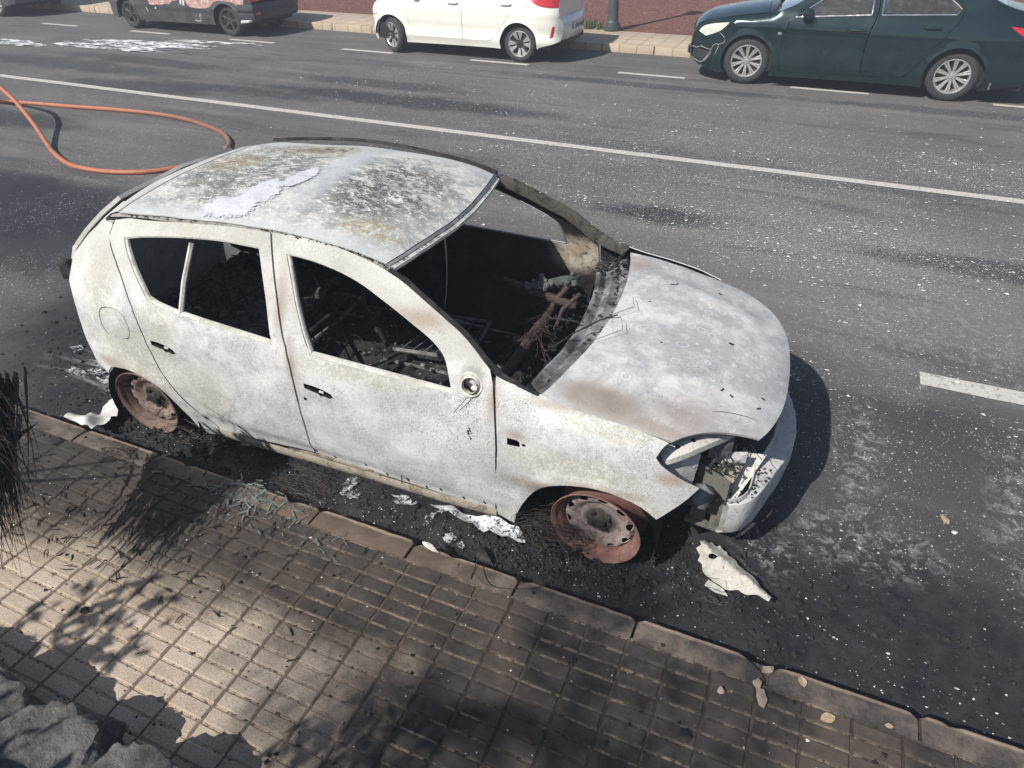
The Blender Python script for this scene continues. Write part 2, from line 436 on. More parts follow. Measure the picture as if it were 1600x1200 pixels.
def kerb_mat():
    m = Mat('kerb_concrete', .85, 0, .3); p = m.pos; q = m.xyz(p)
    var = m.noise(p, 6, 6, .72); fine = m.noise(p, 90, 4, .75)
    base = m.mix(m.mr(var, .34, .66), (.034, .032, .031), (.135, .110, .093))
    base = m.mix(m.mul(m.ell(p, (1.45, -1.07, .1), (.95, .3, .5), .35, .6, 3), .7), base, m.mix(var, (.078, .052, .037), (.145, .10, .070)))
    edge = m.mr(m.math('ADD', q[1], m.mul(m.math('SUBTRACT', m.noise(p, 18, 4, .7), .5), .022)), -1.036, -1.014)
    top = m.mr(q[2], .085, .098)
    base = m.mix(m.mul(m.mul(edge, top), .75), base, (.42, .32, .235))
    base = m.mix(m.mul(m.mr(fine, .58, .72), .35), base, (.24, .20, .17))
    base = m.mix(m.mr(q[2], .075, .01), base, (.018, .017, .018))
    m.color(base); m.bump(m.math('ADD', m.mul(fine, .5), var), .45, .006); return m.m
def far_tile_mat():
    m = Mat('far_paving', .9); p = m.pos
    bt = m.n('ShaderNodeTexBrick'); m.l(p, bt.inputs[0]); bt.offset = 0
    bt.inputs['Scale'].default_value = 1; bt.inputs['Brick Width'].default_value = .33; bt.inputs['Row Height'].default_value = .33; bt.inputs['Mortar Size'].default_value = .012
    bt.inputs['Color1'].default_value = (.46, .37, .27, 1); bt.inputs['Color2'].default_value = (.40, .32, .235, 1); bt.inputs['Mortar'].default_value = (.24, .19, .145, 1)
    m.color(m.mix(m.mul(m.mr(m.noise(p, 5, 6, .7), .4, .7), .4), bt.outputs[0], (.30, .24, .18))); m.bump(m.noise(p, 60, 4), .3, .006); return m.m
def gravel_mat():
    m = Mat('red_gravel', .95, 0, .2); p = m.pos
    n = m.noise(p, 3, 6, .7); v = m.vor(p, 38); c = m.xyz(m.vor(p, 38, out='Color'))
    base = m.mix(c[0], (.135, .054, .043), (.245, .108, .083)); base = m.mix(m.mr(n, .4, .65), base, (.20, .098, .078))
    base = m.mix(m.mul(m.math('LESS_THAN', c[1], .03), .85), base, (.45, .36, .30)); base = m.mix(m.mul(m.math('GREATER_THAN', c[1], .93), .7), base, (.06, .035, .03))
    m.color(base); m.bump(m.math('ADD', v, m.noise(p, 60, 3)), .9, .03); return m.m
def burnt_paint(name, kind):
    """white paint burnt to chalk: crazed, ochre and rust where the fire sat longest"""
    m = Mat(name, .82, 0, .3); p = m.obj
    n1 = m.noise(p, 4.5, 6, .68); n2 = m.noise(p, 22, 6, .72); n3 = m.noise(p, 120, 4, .72)
    white = (.60, .61, .60); grey = (.30, .31, .31)
    base = m.mix(m.mr(n1, .40, .66), white, (.47, .475, .47))
    base = m.mix(m.mul(m.mr(m.noise(p, 2.2, 5, .6), .44, .62), .30), base, (.41, .41, .40))
    base = m.mix(m.mul(m.mr(m.noise(p, 1.4, 5, .65), .52, .66), .28), base, (.36, .365, .365))
    base = m.mix(m.mul(m.mr(n2, .50, .70), .30), base, grey)
    if kind in ('side', 'fender'):
        craze = m.vor(m.map(p, (1, 1, 1)), 105, 'DISTANCE_TO_EDGE')
        zone = m.mr(m.noise(p, 5.5, 5, .65), .42, .60)
        base = m.mix(m.mul(m.mr(craze, .10, .02), m.mul(zone, .6)), base, (.25, .255, .25))
        base = m.mix(m.mul(m.mr(n3, .52, .62), m.mr(zone, 0, 1, .35, .85)), base, (.23, .235, .23))
        n4 = m.noise(p, 260, 3, .7); base = m.mix(m.mul(m.mr(n4, .55, .63), .35), base, (.22, .22, .21))
        base = m.mix(m.mul(m.mr(n3, .42, .34), .5), base, (.72, .73, .71))
        och = m.ell(p, (.12, -.8, .52), (.38, .5, .30), .2, .9, 5)
        for c, r in (((.50, -.8, .42), (.22, .4, .26)), ((-.05, -.8, .95), (.16, .5, .30)), ((.32, -.8, .78), (.12, .4, .3)), ((2.45, -.8, .55), (.45, .4, .12)), ((2.75, -.8, .42), (.16, .4, .14)), ((2.65, -.8, .78), (.3, .4, .06)), ((1.45, -.8, .78), (.5, .5, .08)), ((.55, -.7, 1.24), (.6, .4, .06))):
            och = m.mx(och, m.ell(p, c, r, .1, 1.0, 7))
        on = m.mul(och, m.mr(m.noise(p, 60, 5, .75), .38, .58))
        base = m.mix(m.mul(on, .7), base, (.36, .34, .245))
        zz_ = m.xyz(p)[2]; base = m.mix(m.mul(m.mr(m.math('ADD', zz_, m.mul(m.math('SUBTRACT', n1, .5), .25)), .86, 1.02), .55), base, m.mix(n2, (.30, .29, .255), (.46, .445, .40)))
        base = m.mix(m.mul(m.mul(m.mr(m.noise(p, 2.6, 6, .7), .48, .62), m.mr(n2, .35, .6)), .35), base, (.30, .305, .30))
        rust = m.ell(p, (-.10, -.8, .46), (.17, .4, .07), .2, .8, 9)
        for c, r in (((2.35, -.8, .40), (.34, .5, .05)), ((2.62, -.8, .47), (.3, .5, .04)), ((1.10, -.8, .75), (.05, .4, .22)), ((1.05, -.7, 1.0), (.05, .4, .25)), ((2.11, -.8, .80), (.05, .4, .14)), ((1.75, -.7, 1.07), (.26, .3, .07)), ((2.88, -.8, .60), (.12, .3, .06)), ((2.22, -.8, .66), (.09, .3, .05)), ((2.45, -.8, .83), (.32, .3, .035))):
            rust = m.mx(rust, m.ell(p, c, r, .0, .8, 11))
        base = m.mix(m.mul(rust, .62), base, m.mix(n2, (.15, .095, .060), (.31, .23, .16)))
        sootm = m.mx(m.ell(p, (2.01, -.8, .875), (.085, .3, .085), .25, .5, 14), m.ell(p, (2.35, -.8, .37), (.30, .4, .06), .1, .7, 12))
        base = m.mix(m.mul(sootm, .6), base, (.12, .11, .10))
        base = m.mix(m.mul(m.mr(m.xyz(p)[2], .14, .07), .35), base, (.30, .29, .26))
    if kind == 'roof':
        pr = m.map(p, (1, 1, 1), (0, 0, 0), (0, 0, .25))
        ps = m.map(pr, (1.0, 1.7, 1))
        a = m.noise(pr, 7.5, 8, .74, .5); b = m.noise(ps, 9.5, 10, .84, .25); c = m.noise(p, 70, 6, .8)
        base = m.mix(m.mr(a, .40, .62), (.54, .54, .50), (.27, .29, .285))
        blk = m.mul(m.mr(b, .435, .51), m.mx(m.ell(p, (1.22, -.02, 1.3), (.40, .52, 1), .45, .5, 4), m.mul(m.ell(p, (.42, -.05, 1.3), (.48, .60, 1), .5, .5, 4), .8)))
        base = m.mix(m.mul(blk, m.mr(c, .34, .46)), base, (.075, .080, .075))
        base = m.mix(m.mul(m.mr(c, .54, .62), .65), base, (.17, .18, .17))
        base = m.mix(m.mul(m.mr(m.noise(ps, 26, 10, .86, .5), .535, .57), .9), base, (.68, .68, .64))
        och = m.mx(m.ell(p, (.55, .42, 1.3), (.42, .22, 1), .2, .8, 6), m.mx(m.ell(p, (.25, .05, 1.3), (.22, .22, 1), .2, .8, 6), m.ell(p, (1.36, -.42, 1.25), (.22, .14, 1), .2, .8, 6)))
        base = m.mix(m.mul(och, m.mr(m.noise(p, 30, 6, .75), .40, .6)), base, (.27, .225, .12))
        base = m.mix(m.mul(m.mul(m.ell(p, (.62, .40, 1.3), (.26, .17, 1), .2, .9, 8), m.mr(m.noise(p, 24, 6, .75), .47, .54)), .9), base, (.045, .048, .045))
        band = m.ell(m.map(p, (1, 1, 1), (-.90, 0, 0), (0, 0, -.06)), (0, .05, 1.3), (.13, .75, 1), .35, .55, 6)
        base = m.mix(m.mul(band, .75), base, m.mix(m.noise(p, 20, 5), (.34, .37, .385), (.46, .49, .50)))
        rim = m.math('ABSOLUTE', m.xyz(p)[1])
        base = m.mix(m.mul(m.mr(m.math('ADD', rim, m.mul(n2, .08)), .50, .62), .7), base, (.46, .48, .48))
    if kind == 'hood':
        a = m.noise(p, 4.2, 7, .70, .3); b = m.noise(p, 10, 8, .78, .35); gr_ = m.noise(p, 75, 5, .78)
        base = m.mix(m.mr(a, .36, .60), (.53, .53, .515), (.375, .378, .38))
        base = m.mix(m.mul(m.mr(b, .48, .60), .42), base, (.27, .278, .285))
        base = m.mix(m.mul(m.mr(b, .46, .38), .5), base, (.60, .60, .585)); base = m.mix(m.mul(m.mr(gr_, .53, .62), m.mr(a, .4, .6, .2, .7)), base, (.23, .24, .25)); base = m.mix(m.mul(m.mr(m.noise(p, 3.1, 4), .5, .66), .45), base, (.40, .375, .35))
        v = m.vor(p, 17); cc = m.xyz(m.vor(p, 17, out='Color'))
        ring = m.mul(m.mul(m.mr(v, .26, .31), m.mr(v, .40, .34)), m.math('LESS_THAN', cc[0], .35))
        base = m.mix(m.mul(ring, .45), base, (.68, .685, .68))
        base = m.mix(m.mul(m.mul(m.mr(v, .30, .18), m.math('LESS_THAN', cc[1], .25)), .3), base, (.60, .605, .61))
        rust = m.mx(m.ell(p, (2.52, -.66, .8), (.28, .14, .4), .35, .5, 5), m.mul(m.ell(p, (2.85, -.60, .75), (.30, .17, .4), .1, .7, 5), .7))
        rust = m.mx(rust, m.mul(m.ell(p, (2.75, -.70, .75), (.55, .07, .4), .2, .6, 6), .8)); rust = m.mx(rust, m.mul(m.ell(p, (2.42, .62, .83), (.13, .16, .3), .1, .7, 6), .7))
        base = m.mix(m.mul(rust, .8), base, m.mix(m.noise(p, 12, 5, .7), (.165, .122, .095), (.31, .258, .215)))
        base = m.mix(m.mul(m.ell(p, (3.02, -.50, .7), (.22, .22, .3), .1, .6, 5), .35), base, (.34, .29, .27))
        sp = m.mul(m.ell(p, (2.87, -.27, .8), (.26, .16, .4), .1, .6, 4), m.mr(m.noise(p, 70, 5, .75), .56, .62))
        base = m.mix(m.mul(sp, .85), base, (.12, .13, .14))
        base = m.mix(m.mul(m.mr(n3, .60, .72), .35), base, (.22, .22, .22))
    pits = m.vor(p, 42); pc = m.xyz(m.vor(p, 42, out='Color'))
    base = m.mix(m.mul(m.mul(m.math('LESS_THAN', pits, m.mul(pc[0], .14)), m.math('LESS_THAN', pc[1], .12)), .7), base, (.10, .10, .10))
    m.color(base)
    m.rough(m.mr(n1, .3, .7, .72, .92))
    m.bump(m.math('ADD', m.mul(n3, .35), m.math('ADD', m.mul(n2, .6), n1)), .25, .006)
    return m.m
def charred(name, lo=(.008, .008, .009), hi=(.045, .044, .043), ash=.25, sc=9):
    m = Mat(name, .9, 0, .25); p = m.obj
    a = m.noise(p, sc, 7, .72); b = m.noise(p, sc*6, 5, .75)
    base = m.mix(m.mr(a, .35, .68), lo, hi)
    base = m.mix(m.mul(m.mr(b, .60, .72), ash), base, (.30, .29, .28))
    m.color(base); m.bump(m.math('ADD', a, m.mul(b, .4)), .6, .01); return m.m
def rust(name, cols, sc=9, ash=.4):
    m = Mat(name, .8, .15, .3); p = m.obj
    a = m.noise(p, sc, 6, .7, .8); b = m.noise(p, sc*5, 6, .75)
    base = m.mix(m.mr(a, .36, .54), cols[0], cols[1]); base = m.mix(m.mr(a, .56, .70), base, cols[2])
    base = m.mix(m.mul(m.mr(b, .56, .68), ash), base, (.42, .36, .33)); base = m.mix(m.mul(m.mr(b, .42, .32), .6), base, (.05, .04, .038))
    m.color(base); m.bump(m.math('ADD', a, b), .35, .006); return m.m
def foam_mat():
    m = Mat('foam', .75); p = m.pos
    m.color(m.mix(m.noise(p, 18, 5, .7), (.66, .68, .72), (.82, .83, .85))); m.b.inputs['Subsurface Weight'].default_value = .2; m.b.inputs['Subsurface Radius'].default_value = (.02, .02, .02)
    m.bump(m.noise(p, 60, 5, .7), .5, .01); return m.m
def car_paint(name, a, b, rough=.3, metal=.4, dirt=(.2, .18, .16), dk=.25):
    m = Mat(name, rough, metal); p = m.obj
    n = m.noise(p, 900, 2)
    base = m.mix(n, a, b); z = m.xyz(p)[2]
    dm = m.mul(m.mr(m.noise(p, 3.5, 8, .6), .25, .8), m.mr(z, .9, .2, .25, 1))
    base = m.mix(m.mul(dm, dk), base, dirt); m.color(base)
    m.rough(m.mr(m.mul(dm, 1.0), 0, .6, rough, min(1, rough+.3))); m.b.inputs['Coat Weight'].default_value = .8; m.b.inputs['Coat Roughness'].default_value = .08
    return m.m
def glass_mat(name, tint=(.62, .68, .64)):
    m = Mat(name); tr = m.n('ShaderNodeBsdfTransparent'); tr.inputs[0].default_value = (*tint, 1)
    gl = m.n('ShaderNodeBsdfGlossy'); gl.inputs['Roughness'].default_value = .02; gl.inputs[0].default_value = (1, 1, 1, 1)
    fr_ = m.n('ShaderNodeFresnel'); fr_.inputs[0].default_value = 1.6
    dirt = m.n('ShaderNodeBsdfDiffuse'); dirt.inputs[0].default_value = (.36, .36, .32, 1)
    mx = m.n('ShaderNodeMixShader'); m.l(m.math('ADD', fr_.outputs[0], .04), mx.inputs[0]); m.l(tr.outputs[0], mx.inputs[1]); m.l(gl.outputs[0], mx.inputs[2])
    m2 = m.n('ShaderNodeMixShader'); m.l(m.mr(m.noise(m.obj, 9, 6, .7), .4, .8, .05, .22), m2.inputs[0]); m.l(mx.outputs[0], m2.inputs[1]); m.l(dirt.outputs[0], m2.inputs[2])
    m.l(m2.outputs[0], m.out.inputs[0]); return m.m
MT = {}
MT['asphalt'] = asphalt(); MT['mark'] = paint_mark(); MT['brick'] = tile_mat(); MT['joint'] = joint_mat(); MT['kerb'] = kerb_mat()
MT['fartile'] = far_tile_mat(); MT['gravel'] = gravel_mat()
MT['side'] = burnt_paint('burnt_side', 'side'); MT['fender'] = MT['side']
MT['roof'] = burnt_paint('burnt_roof', 'roof'); MT['hood'] = burnt_paint('burnt_hood', 'hood')
MT['pale'] = rust('scorched_white_steel', ((.40, .385, .335), (.55, .545, .51), (.23, .21, .17)), 9, .3)
MT['bar'] = rust('sooty_white_steel', ((.36, .36, .345), (.52, .52, .505), (.05, .05, .05)), 11, .3)
MT['torn'] = rust('torn_panel_plastic', ((.36, .345, .30), (.46, .45, .405), (.11, .095, .075)), 17, .3)
MT['gutter'] = rust('scorched_gutter', ((.20, .195, .18), (.34, .335, .31), (.04, .04, .038)), 16, .3)
MT['char'] = charred('charred_steel'); MT['soot'] = charred('sooty_lining', (.006, .006, .007), (.022, .021, .021), .08, 6)
MT['ashsteel'] = charred('ashy_grey_steel', (.060, .060, .064), (.24, .24, .242), .6, 7)
MT['cowl'] = charred('ashy_cowl_steel', (.035, .035, .038), (.27, .27, .275), .25, 7)
MT['rim'] = rust('rusted_rim', ((.185, .072, .054), (.20, .115, .098), (.07, .046, .040)), 20, .6)
def disc_mat(name, cols):
    m = Mat(name, .8, .1, .3); p = m.obj; a = m.noise(p, 12, 7, .75, .6); b = m.noise(p, 50, 6, .8)
    base = m.mix(m.mr(a, .38, .52), cols[0], cols[1]); base = m.mix(m.mr(a, .55, .66), base, cols[2])
    base = m.mix(m.mul(m.mr(b, .54, .64), .5), base, (.38, .35, .335))
    base = m.mix(m.mul(m.ell(p, (0, .06, 0), (.105, 1, .105), .5, .5, 14), .88), base, (.022, .019, .018))
    base = m.mix(m.mul(m.ell(p, (-.02, .05, -.13), (.10, 1, .05), .2, .7, 10), .7), base, (.055, .04, .036))
    m.color(base); m.bump(m.math('ADD', a, b), .35, .006); return m.m
MT['disc'] = disc_mat('ashy_disc', ((.16, .098, .088), (.26, .215, .205), (.12, .062, .050)))
MT['disc_b'] = disc_mat('browned_disc', ((.10, .075, .062), (.23, .17, .145), (.05, .045, .044)))
MT['rim_b'] = rust('browned_rim', ((.085, .055, .042), (.19, .13, .10), (.05, .045, .042)), 10, .35)
MT['rusttube'] = rust('rusty_tube', ((.040, .025, .021), (.068, .048, .041), (.02, .017, .016)), 12, .2)
MT['pillar'] = rust('sooty_pillar', ((.035, .034, .030), (.085, .080, .066), (.014, .014, .013)), 9, .15)
MT['silltrim'] = rust('scorched_sill', ((.13, .11, .085), (.34, .31, .25), (.065, .06, .05)), 9, .35)
MT['dullplate'] = rust('dull_brown_plate', ((.085, .080, .068), (.14, .135, .12), (.05, .048, .043)), 12, .25)
MT['molten'] = rust('verdigris_lump', ((.048, .056, .053), (.105, .122, .115), (.02, .022, .022)), 34, .25)
MT['copper'] = plain('copper_wire', (.065, .033, .022), .6, .2).m
MT['foam'] = foam_mat()
def film_mat():
    m = Mat('foam_film', .7); p = m.pos
    m.color(m.mix(m.noise(p, 18, 5, .7), (.62, .64, .68), (.80, .81, .83)))
    n = m.noise(m.map(p, (.5, 2.0, 1)), 5.5, 7, .72, .5); n2 = m.noise(p, 30, 5, .75)
    m.put(m.b.inputs['Alpha'], m.mr(m.math('ADD', n, m.mul(n2, .35)), .60, .76)); return m.m
MT['film'] = film_mat()
def fleck_mat():
    m = Mat('foam_fleck', .75); p = m.pos; m.color(m.mix(m.noise(p, 30, 6, .75), (.30, .31, .33), (.56, .57, .59)))
    n = m.noise(p, 34, 8, .82); m.put(m.b.inputs['Alpha'], m.mr(n, .47, .55)); m.bump(n, .6, .01); return m.m
MT['fleck'] = fleck_mat()
def foam_smear():
    m = Mat('foam_smear', .7); p = m.obj; m.color(m.mix(m.noise(p, 16, 6, .75), (.42, .435, .47), (.64, .65, .67)))
    k = m.mx(m.ell(p, (.64, -.49, 1.3), (.20, .13, 1), .45, .5, 9), m.mx(m.ell(p, (.70, -.32, 1.3), (.13, .22, 1), .45, .5, 9), m.ell(p, (.775, -.10, 1.3), (.075, .20, 1), .45, .6, 9)))
    m.put(m.b.inputs['Alpha'], m.mr(m.math('ADD', k, m.mul(m.math('SUBTRACT', m.noise(p, 26, 8, .84), .5), 4.2)), .40, .62)); m.bump(m.noise(p, 24, 7, .75), .6, .012); return m.m
MT['smear'] = foam_smear()
def foam_cap():
    m = Mat('foam_cap', .75); p = m.pos; m.color(m.mix(m.noise(p, 16, 6, .75), (.42, .435, .47), (.62, .63, .66)))
    n = m.noise(p, 32, 7, .8); m.put(m.b.inputs['Alpha'], m.mr(n, .40, .50)); m.bump(n, .6, .012); return m.m
MT['foamcap'] = foam_cap()
def inner_door():
    m = Mat('scorched_door_lining', .9, 0, .2); p = m.obj; a = m.noise(p, 7, 6, .72); b = m.noise(p, 30, 5, .75)
    base = m.mix(m.mr(a, .35, .68), (.008, .008, .009), (.03, .028, .027))
    sun_patch = m.mul(m.ell(p, (2.0, .78, .74), (.24, .3, .16), .3, .7, 6), m.mr(b, .3, .5))  # sunlit patch by the front pillar, painted into the lining as pale ochre
    base = m.mix(m.mul(sun_patch, .9), base, m.mix(m.mr(a, .4, .6), (.30, .24, .16), (.42, .39, .33))); m.color(base); m.bump(b, .4, .006); return m.m
MT['indoor'] = inner_door()
MT['seat'] = plain('grey_seat_cloth', (.16, .16, .155), .9, 0, .2, 20).m
MT['tyre'] = plain('tyre_rubber', (.030, .030, .031), .85, 0, .25, 40).m
MT['alloy'] = plain('silver_alloy', (.62, .61, .60), .3, .75, .06).m
MT['alloydark'] = plain('dark_alloy', (.035, .035, .038), .4, .3).m
MT['alloyblack'] = plain('sooty_alloy', (.05, .05, .053), .6, .3).m
MT['white'] = car_paint('white_paint', (.74, .73, .66), (.78, .77, .70), .35, 0, (.45, .42, .34), .35)
MT['green'] = car_paint('dark_green_metallic', (.004, .0185, .0205), (.0075, .031, .034), .17, .5, (.03, .04, .04), .0)
MT['blackp'] = car_paint('sooty_black_paint', (.020, .021, .024), (.028, .029, .032), .45, 0, (.12, .12, .12), .5)
MT['darkcar'] = car_paint('dark_grey_paint', (.045, .047, .055), (.06, .06, .07), .35, .3)
MT['plastic'] = plain('black_plastic', (.022, .022, .024), .6).m
MT['bumper'] = plain('faded_bumper_plastic', (.030, .031, .036), .55, 0, .3, 12).m
MT['under'] = plain('underside', (.012, .012, .013), .9).m
MT['glass'] = glass_mat('car_glass'); MT['tint'] = glass_mat('tinted_glass', (.16, .17, .16))
MT['chrome'] = plain('chrome', (.80, .80, .80), .12, 1.0, .03).m
MT['lampred'] = plain('red_lens', (.42, .012, .022), .15, 0, .2, 20, 1).m
MT['lampclear'] = plain('yellowed_lens', (.60, .60, .53), .2, 0, .15, 14, 1).m
MT['plate'] = plain('number_plate', (.62, .62, .60), .4).m; MT['ink'] = plain('plate_ink', (.05, .05, .07), .5).m; MT['blue'] = plain('plate_blue', (.03, .06, .22), .4).m
def peeled():
    m = Mat('blistered_paint', .8); p = m.obj; a = m.noise(p, 5, 6, .75, 1); b = m.noise(p, 16, 6, .75)
    base = m.mix(m.mr(a, .40, .52), (.40, .31, .24), (.38, .19, .17)); base = m.mix(m.mr(b, .52, .6), base, (.52, .46, .41)); base = m.mix(m.mr(b, .40, .34), base, (.16, .10, .08))
    m.color(base); m.bump(b, .4, .01); return m.m
MT['peeled'] = peeled()
def hose_mat():
    m = Mat('orange_hose', .55); p = m.pos; n = m.noise(p, 4, 6, .7)
    base = m.mix(n, (.34, .115, .052), (.42, .155, .08)); q = m.xyz(p)
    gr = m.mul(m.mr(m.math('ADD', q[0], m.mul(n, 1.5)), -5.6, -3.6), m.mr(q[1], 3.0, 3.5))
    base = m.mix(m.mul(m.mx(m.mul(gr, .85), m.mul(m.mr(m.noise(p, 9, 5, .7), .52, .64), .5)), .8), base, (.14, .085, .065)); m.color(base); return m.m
MT['hose'] = hose_mat()
MT['lamp'] = plain('dark_grey_green_iron', (.055, .068, .062), .5, .2).m
def rock_mat():
    m = Mat('basalt', .95, 0, .2); p = m.pos; a = m.noise(p, 7, 8, .76); v = m.noise(p, 45, 6, .8)
    base = m.mix(m.mr(a, .35, .65), (.075, .075, .073), (.20, .195, .185)); base = m.mix(m.mr(m.noise(p, 3, 4), .55, .7), base, (.25, .235, .20)); base = m.mix(m.mul(m.mr(v, .45, .36), .8), base, (.045, .044, .043))
    m.color(base); m.bump(m.math('ADD', m.mul(a, 1.2), v), .9, .02); return m.m
MT['rock'] = rock_mat()
MT['lapilli'] = gravel_mat()
MT['drypalm'] = plain('scorched_shaded_palm', (.012, .0065, .0048), .85, 0, .6, 14).m  # scorched brown, darkened further to stand in for the shade it hangs in
MT['palm'] = plain('palm_leaf', (.075, .095, .045), .6, 0, .3, 9).m
MT['bark'] = plain('palm_bark', (.12, .085, .06), .9, 0, .35, 15).m
MT['grass'] = plain('dusty_weed', (.105, .125, .062), .8, 0, .35, 12).m
MT['chip'] = plain('concrete_chip', (.27, .22, .175), .9, 0, .2, 30).m
MT['leaf'] = plain('dry_leaf', (.33, .25, .16), .8, 0, .25, 30).m
MT['ashflake'] = plain('ash_flake', (.52, .51, .49), .9, 0, .2, 5).m
MT['coal'] = charred('charred_lumps', (.007, .007, .008), (.04, .039, .038), .55, 30)
MT['shard'] = plain('greenish_glass_crumbs', (.095, .125, .112), .4, 0, .6, 30).m
MT['wire'] = plain('burnt_steel_wire', (.050, .040, .034), .7, .3, .4, 20).m
MT['sheet'] = rust('melted_white_sheet', ((.52, .51, .47), (.64, .63, .60), (.26, .20, .13)), 11, .2)

# ------------------------------------------------------------------ ground, road, pavements
def sheet(name, x0, x1, y0, y1, z, mat, nx=1, ny=1, zf=None, label=None):
    b = MB(); rows = []
    for j in range(ny+1):
        y = y0+(y1-y0)*j/ny
        rows.append([(x0+(x1-x0)*i/nx, y, z+(zf(x0+(x1-x0)*i/nx, y) if zf else 0)) for i in range(nx+1)])
    b.grid(rows); o = b.build(name, mat); return tag(o, kind='structure')
def gz(x, y):
    d = max(0, y-12.45); return min(d, 30)*.035 + .03*mnoise.noise((x*.5, y*.5, 0))*min(1, d)
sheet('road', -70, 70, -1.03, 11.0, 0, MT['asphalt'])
sheet('far_ground', -90, 90, 12.40, 150, .112, MT['gravel'], 60, 60, gz)
sheet('ground', -120, 120, -60, 160, -.12, MT['gravel'])
# far pavement with its kerb: a real step
b = MB(); b.box((0, 11.71, .03), (140, 1.40, .18), bev=.012)
tag(b.build('far_pavement', MT['fartile']), kind='structure')
b = MB(); x = -40.0
while x < 20: b.box((x+.49, 10.99, .035), (.985, .14, .19), bev=.015); x += 1.0
tag(b.build('far_kerb', MT['fartile']), kind='structure')
# painted lines
def line(name, x0, x1, y, wd, n=1):
    b = MB(); N = max(2, int((x1-x0)/.12)); up = []; lo = []
    for i in range(N+1):
        x = x0+(x1-x0)*i/N
        up.append((x, y+wd/2+.008*mnoise.noise((x*6, 1.3, 0)), .004)); lo.append((x, y-wd/2+.008*mnoise.noise((x*6, 7.7, 0)), .004))
    b.grid([lo, up]); return tag(b.build(name, MT['mark']), kind='structure')
line('centre_line_marking', -60, 60, 5.20+.0, .135)
for k in range(-14, 8): line('dashed_line_marking', -.19+2.715*k, .92+2.715*k, 9.26, .115)
for k in (0, 1, 2): line('parking_line_marking', 4.06+2.715*k, 5.17+2.715*k, 1.50, .15)
# near pavement: bedding sheet, then every brick with a rounded edge
b = MB(); b.box((2, -1.98, -.0165), (30, 1.74, .224)); tag(b.build('pavement_bedding', MT['joint']), kind='structure')
b = MB(); PX0, TX, TY = -1.587, .166, .0668
def brick(cx, cy, lx, ly, z):
    e = .005; t = random.uniform(-.0012, .0012); q = [random.uniform(-.0015, .0015) for _ in range(4)]
    vs = []
    for (dx, dy), zz in zip(((-1, -1), (1, -1), (1, 1), (-1, 1)), q): vs.append((cx+dx*lx/2, cy+dy*ly/2, .085))
    for (dx, dy), zz in zip(((-1, -1), (1, -1), (1, 1), (-1, 1)), q): vs.append((cx+dx*lx/2, cy+dy*ly/2, z-e+zz))
    for (dx, dy), zz in zip(((-1, -1), (1, -1), (1, 1), (-1, 1)), q): vs.append((cx+dx*(lx/2-e), cy+dy*(ly/2-e), z+t+zz))
    fs = []
    for a in (0, 4):
        for k in range(4): k2 = (k+1) % 4; fs.append((a+k, a+k2, a+4+k2, a+4+k))
    fs.append((8, 9, 10, 11)); b.add(vs, fs)
for i in range(-12, 62):
    for j in range(25):
        cy = -1.122-TY*(j+.5); cx = PX0+TX*(i+.5)
        brick(cx, cy+random.uniform(-.001, .001), TX-.0075-random.uniform(0, .002), TY-.0075-random.uniform(0, .002), .1)
tag(b.build('near_pavement', MT['brick'], smooth=0), kind='structure')
# kerb stones, chipped and uneven along the road edge
b = MB(); ks = [2.903+.5205*(k-10) for k in range(30)]
for k in range(len(ks)-1):
    x0, x1 = ks[k]+.006, ks[k+1]-.006
    N = 22; rows = []
    dz = random.uniform(-.003, .003); dy = random.uniform(-.004, .004)
    for i in range(N+1):
        t = i/N; x = x0+(x1-x0)*t; r = min(t, 1-t)
        rnd = .018*max(0, 1-r/.05)**2
        chip = max(0, mnoise.noise((x*9, 2.1, k))-.28)*.05 + .003*mnoise.noise((x*23, 5, k))
        ye = -1.006+dy-rnd-chip; z = .103+dz
        if k == 10 and t > .80: ye -= .05*((t-.80)/.2); z -= .012*((t-.80)/.2)
        if k == 11 and t < .10: ye -= .03*(1-t/.1)
        rows.append([(x, -1.118, z-.02), (x, -1.118, z-.002), (x, -1.114, z), (x, ye-.018, z+.0005), (x, ye-.007, z-.003), (x, ye, z-.011), (x, ye+.004, z-.03), (x, ye+.006, -.05)])
    b.grid(rows)
    for e in (rows[0], rows[-1]):
        b.add([Vector(p) for p in e]+[Vector((e[0][0], -1.118, -.05))], [tuple(range(len(e)+1))])
tag(b.build('near_kerb', MT['kerb'], smooth=40, recalc=True), kind='structure')
b = MB(); b.box((3, -1.06, .02), (22, .09, .12)); tag(b.build('kerb_bed', MT['joint']), kind='structure')
# raised planting bank behind the low wall, where the photograph was taken from
def bank(x, y): return .70*min(1, max(0, (-2.6-y)/.6)) + .05*mnoise.noise((x*1.5, y*1.5, 2))
sheet('planting_bank', -14, 14, -14, -2.36, .17, MT['lapilli'], 70, 30, bank)

# ------------------------------------------------------------------ the burnt-out hatchback (x forward, y left, z up, origin under the rear axle)
def lump(b, c, s_, mi=0, flat=.6, n=9):
    bm = bmesh.new()
    for _ in range(n): bm.verts.new(Vector((random.gauss(0, 1), random.gauss(0, 1), random.gauss(0, 1))).normalized()*random.uniform(.6, 1.1))
    bmesh.ops.convex_hull(bm, input=bm.verts[:]); bm.verts.index_update()
    rot = Matrix.Rotation(random.uniform(0, 6), 3, 'Z'); el = random.uniform(.5, 1.5)
    keep = [v for v in bm.verts if v.link_faces]; ix = {v: i for i, v in enumerate(keep)}
    b.add([rot @ Vector((v.co.x*s_*el, v.co.y*s_, v.co.z*s_*flat))+Vector(c) for v in keep], [tuple(ix[v] for v in f_.verts) for f_ in bm.faces], mi); bm.free()
def stf(o): o['kind'] = 'stuff'; return o
PSI = R(2.0953645)
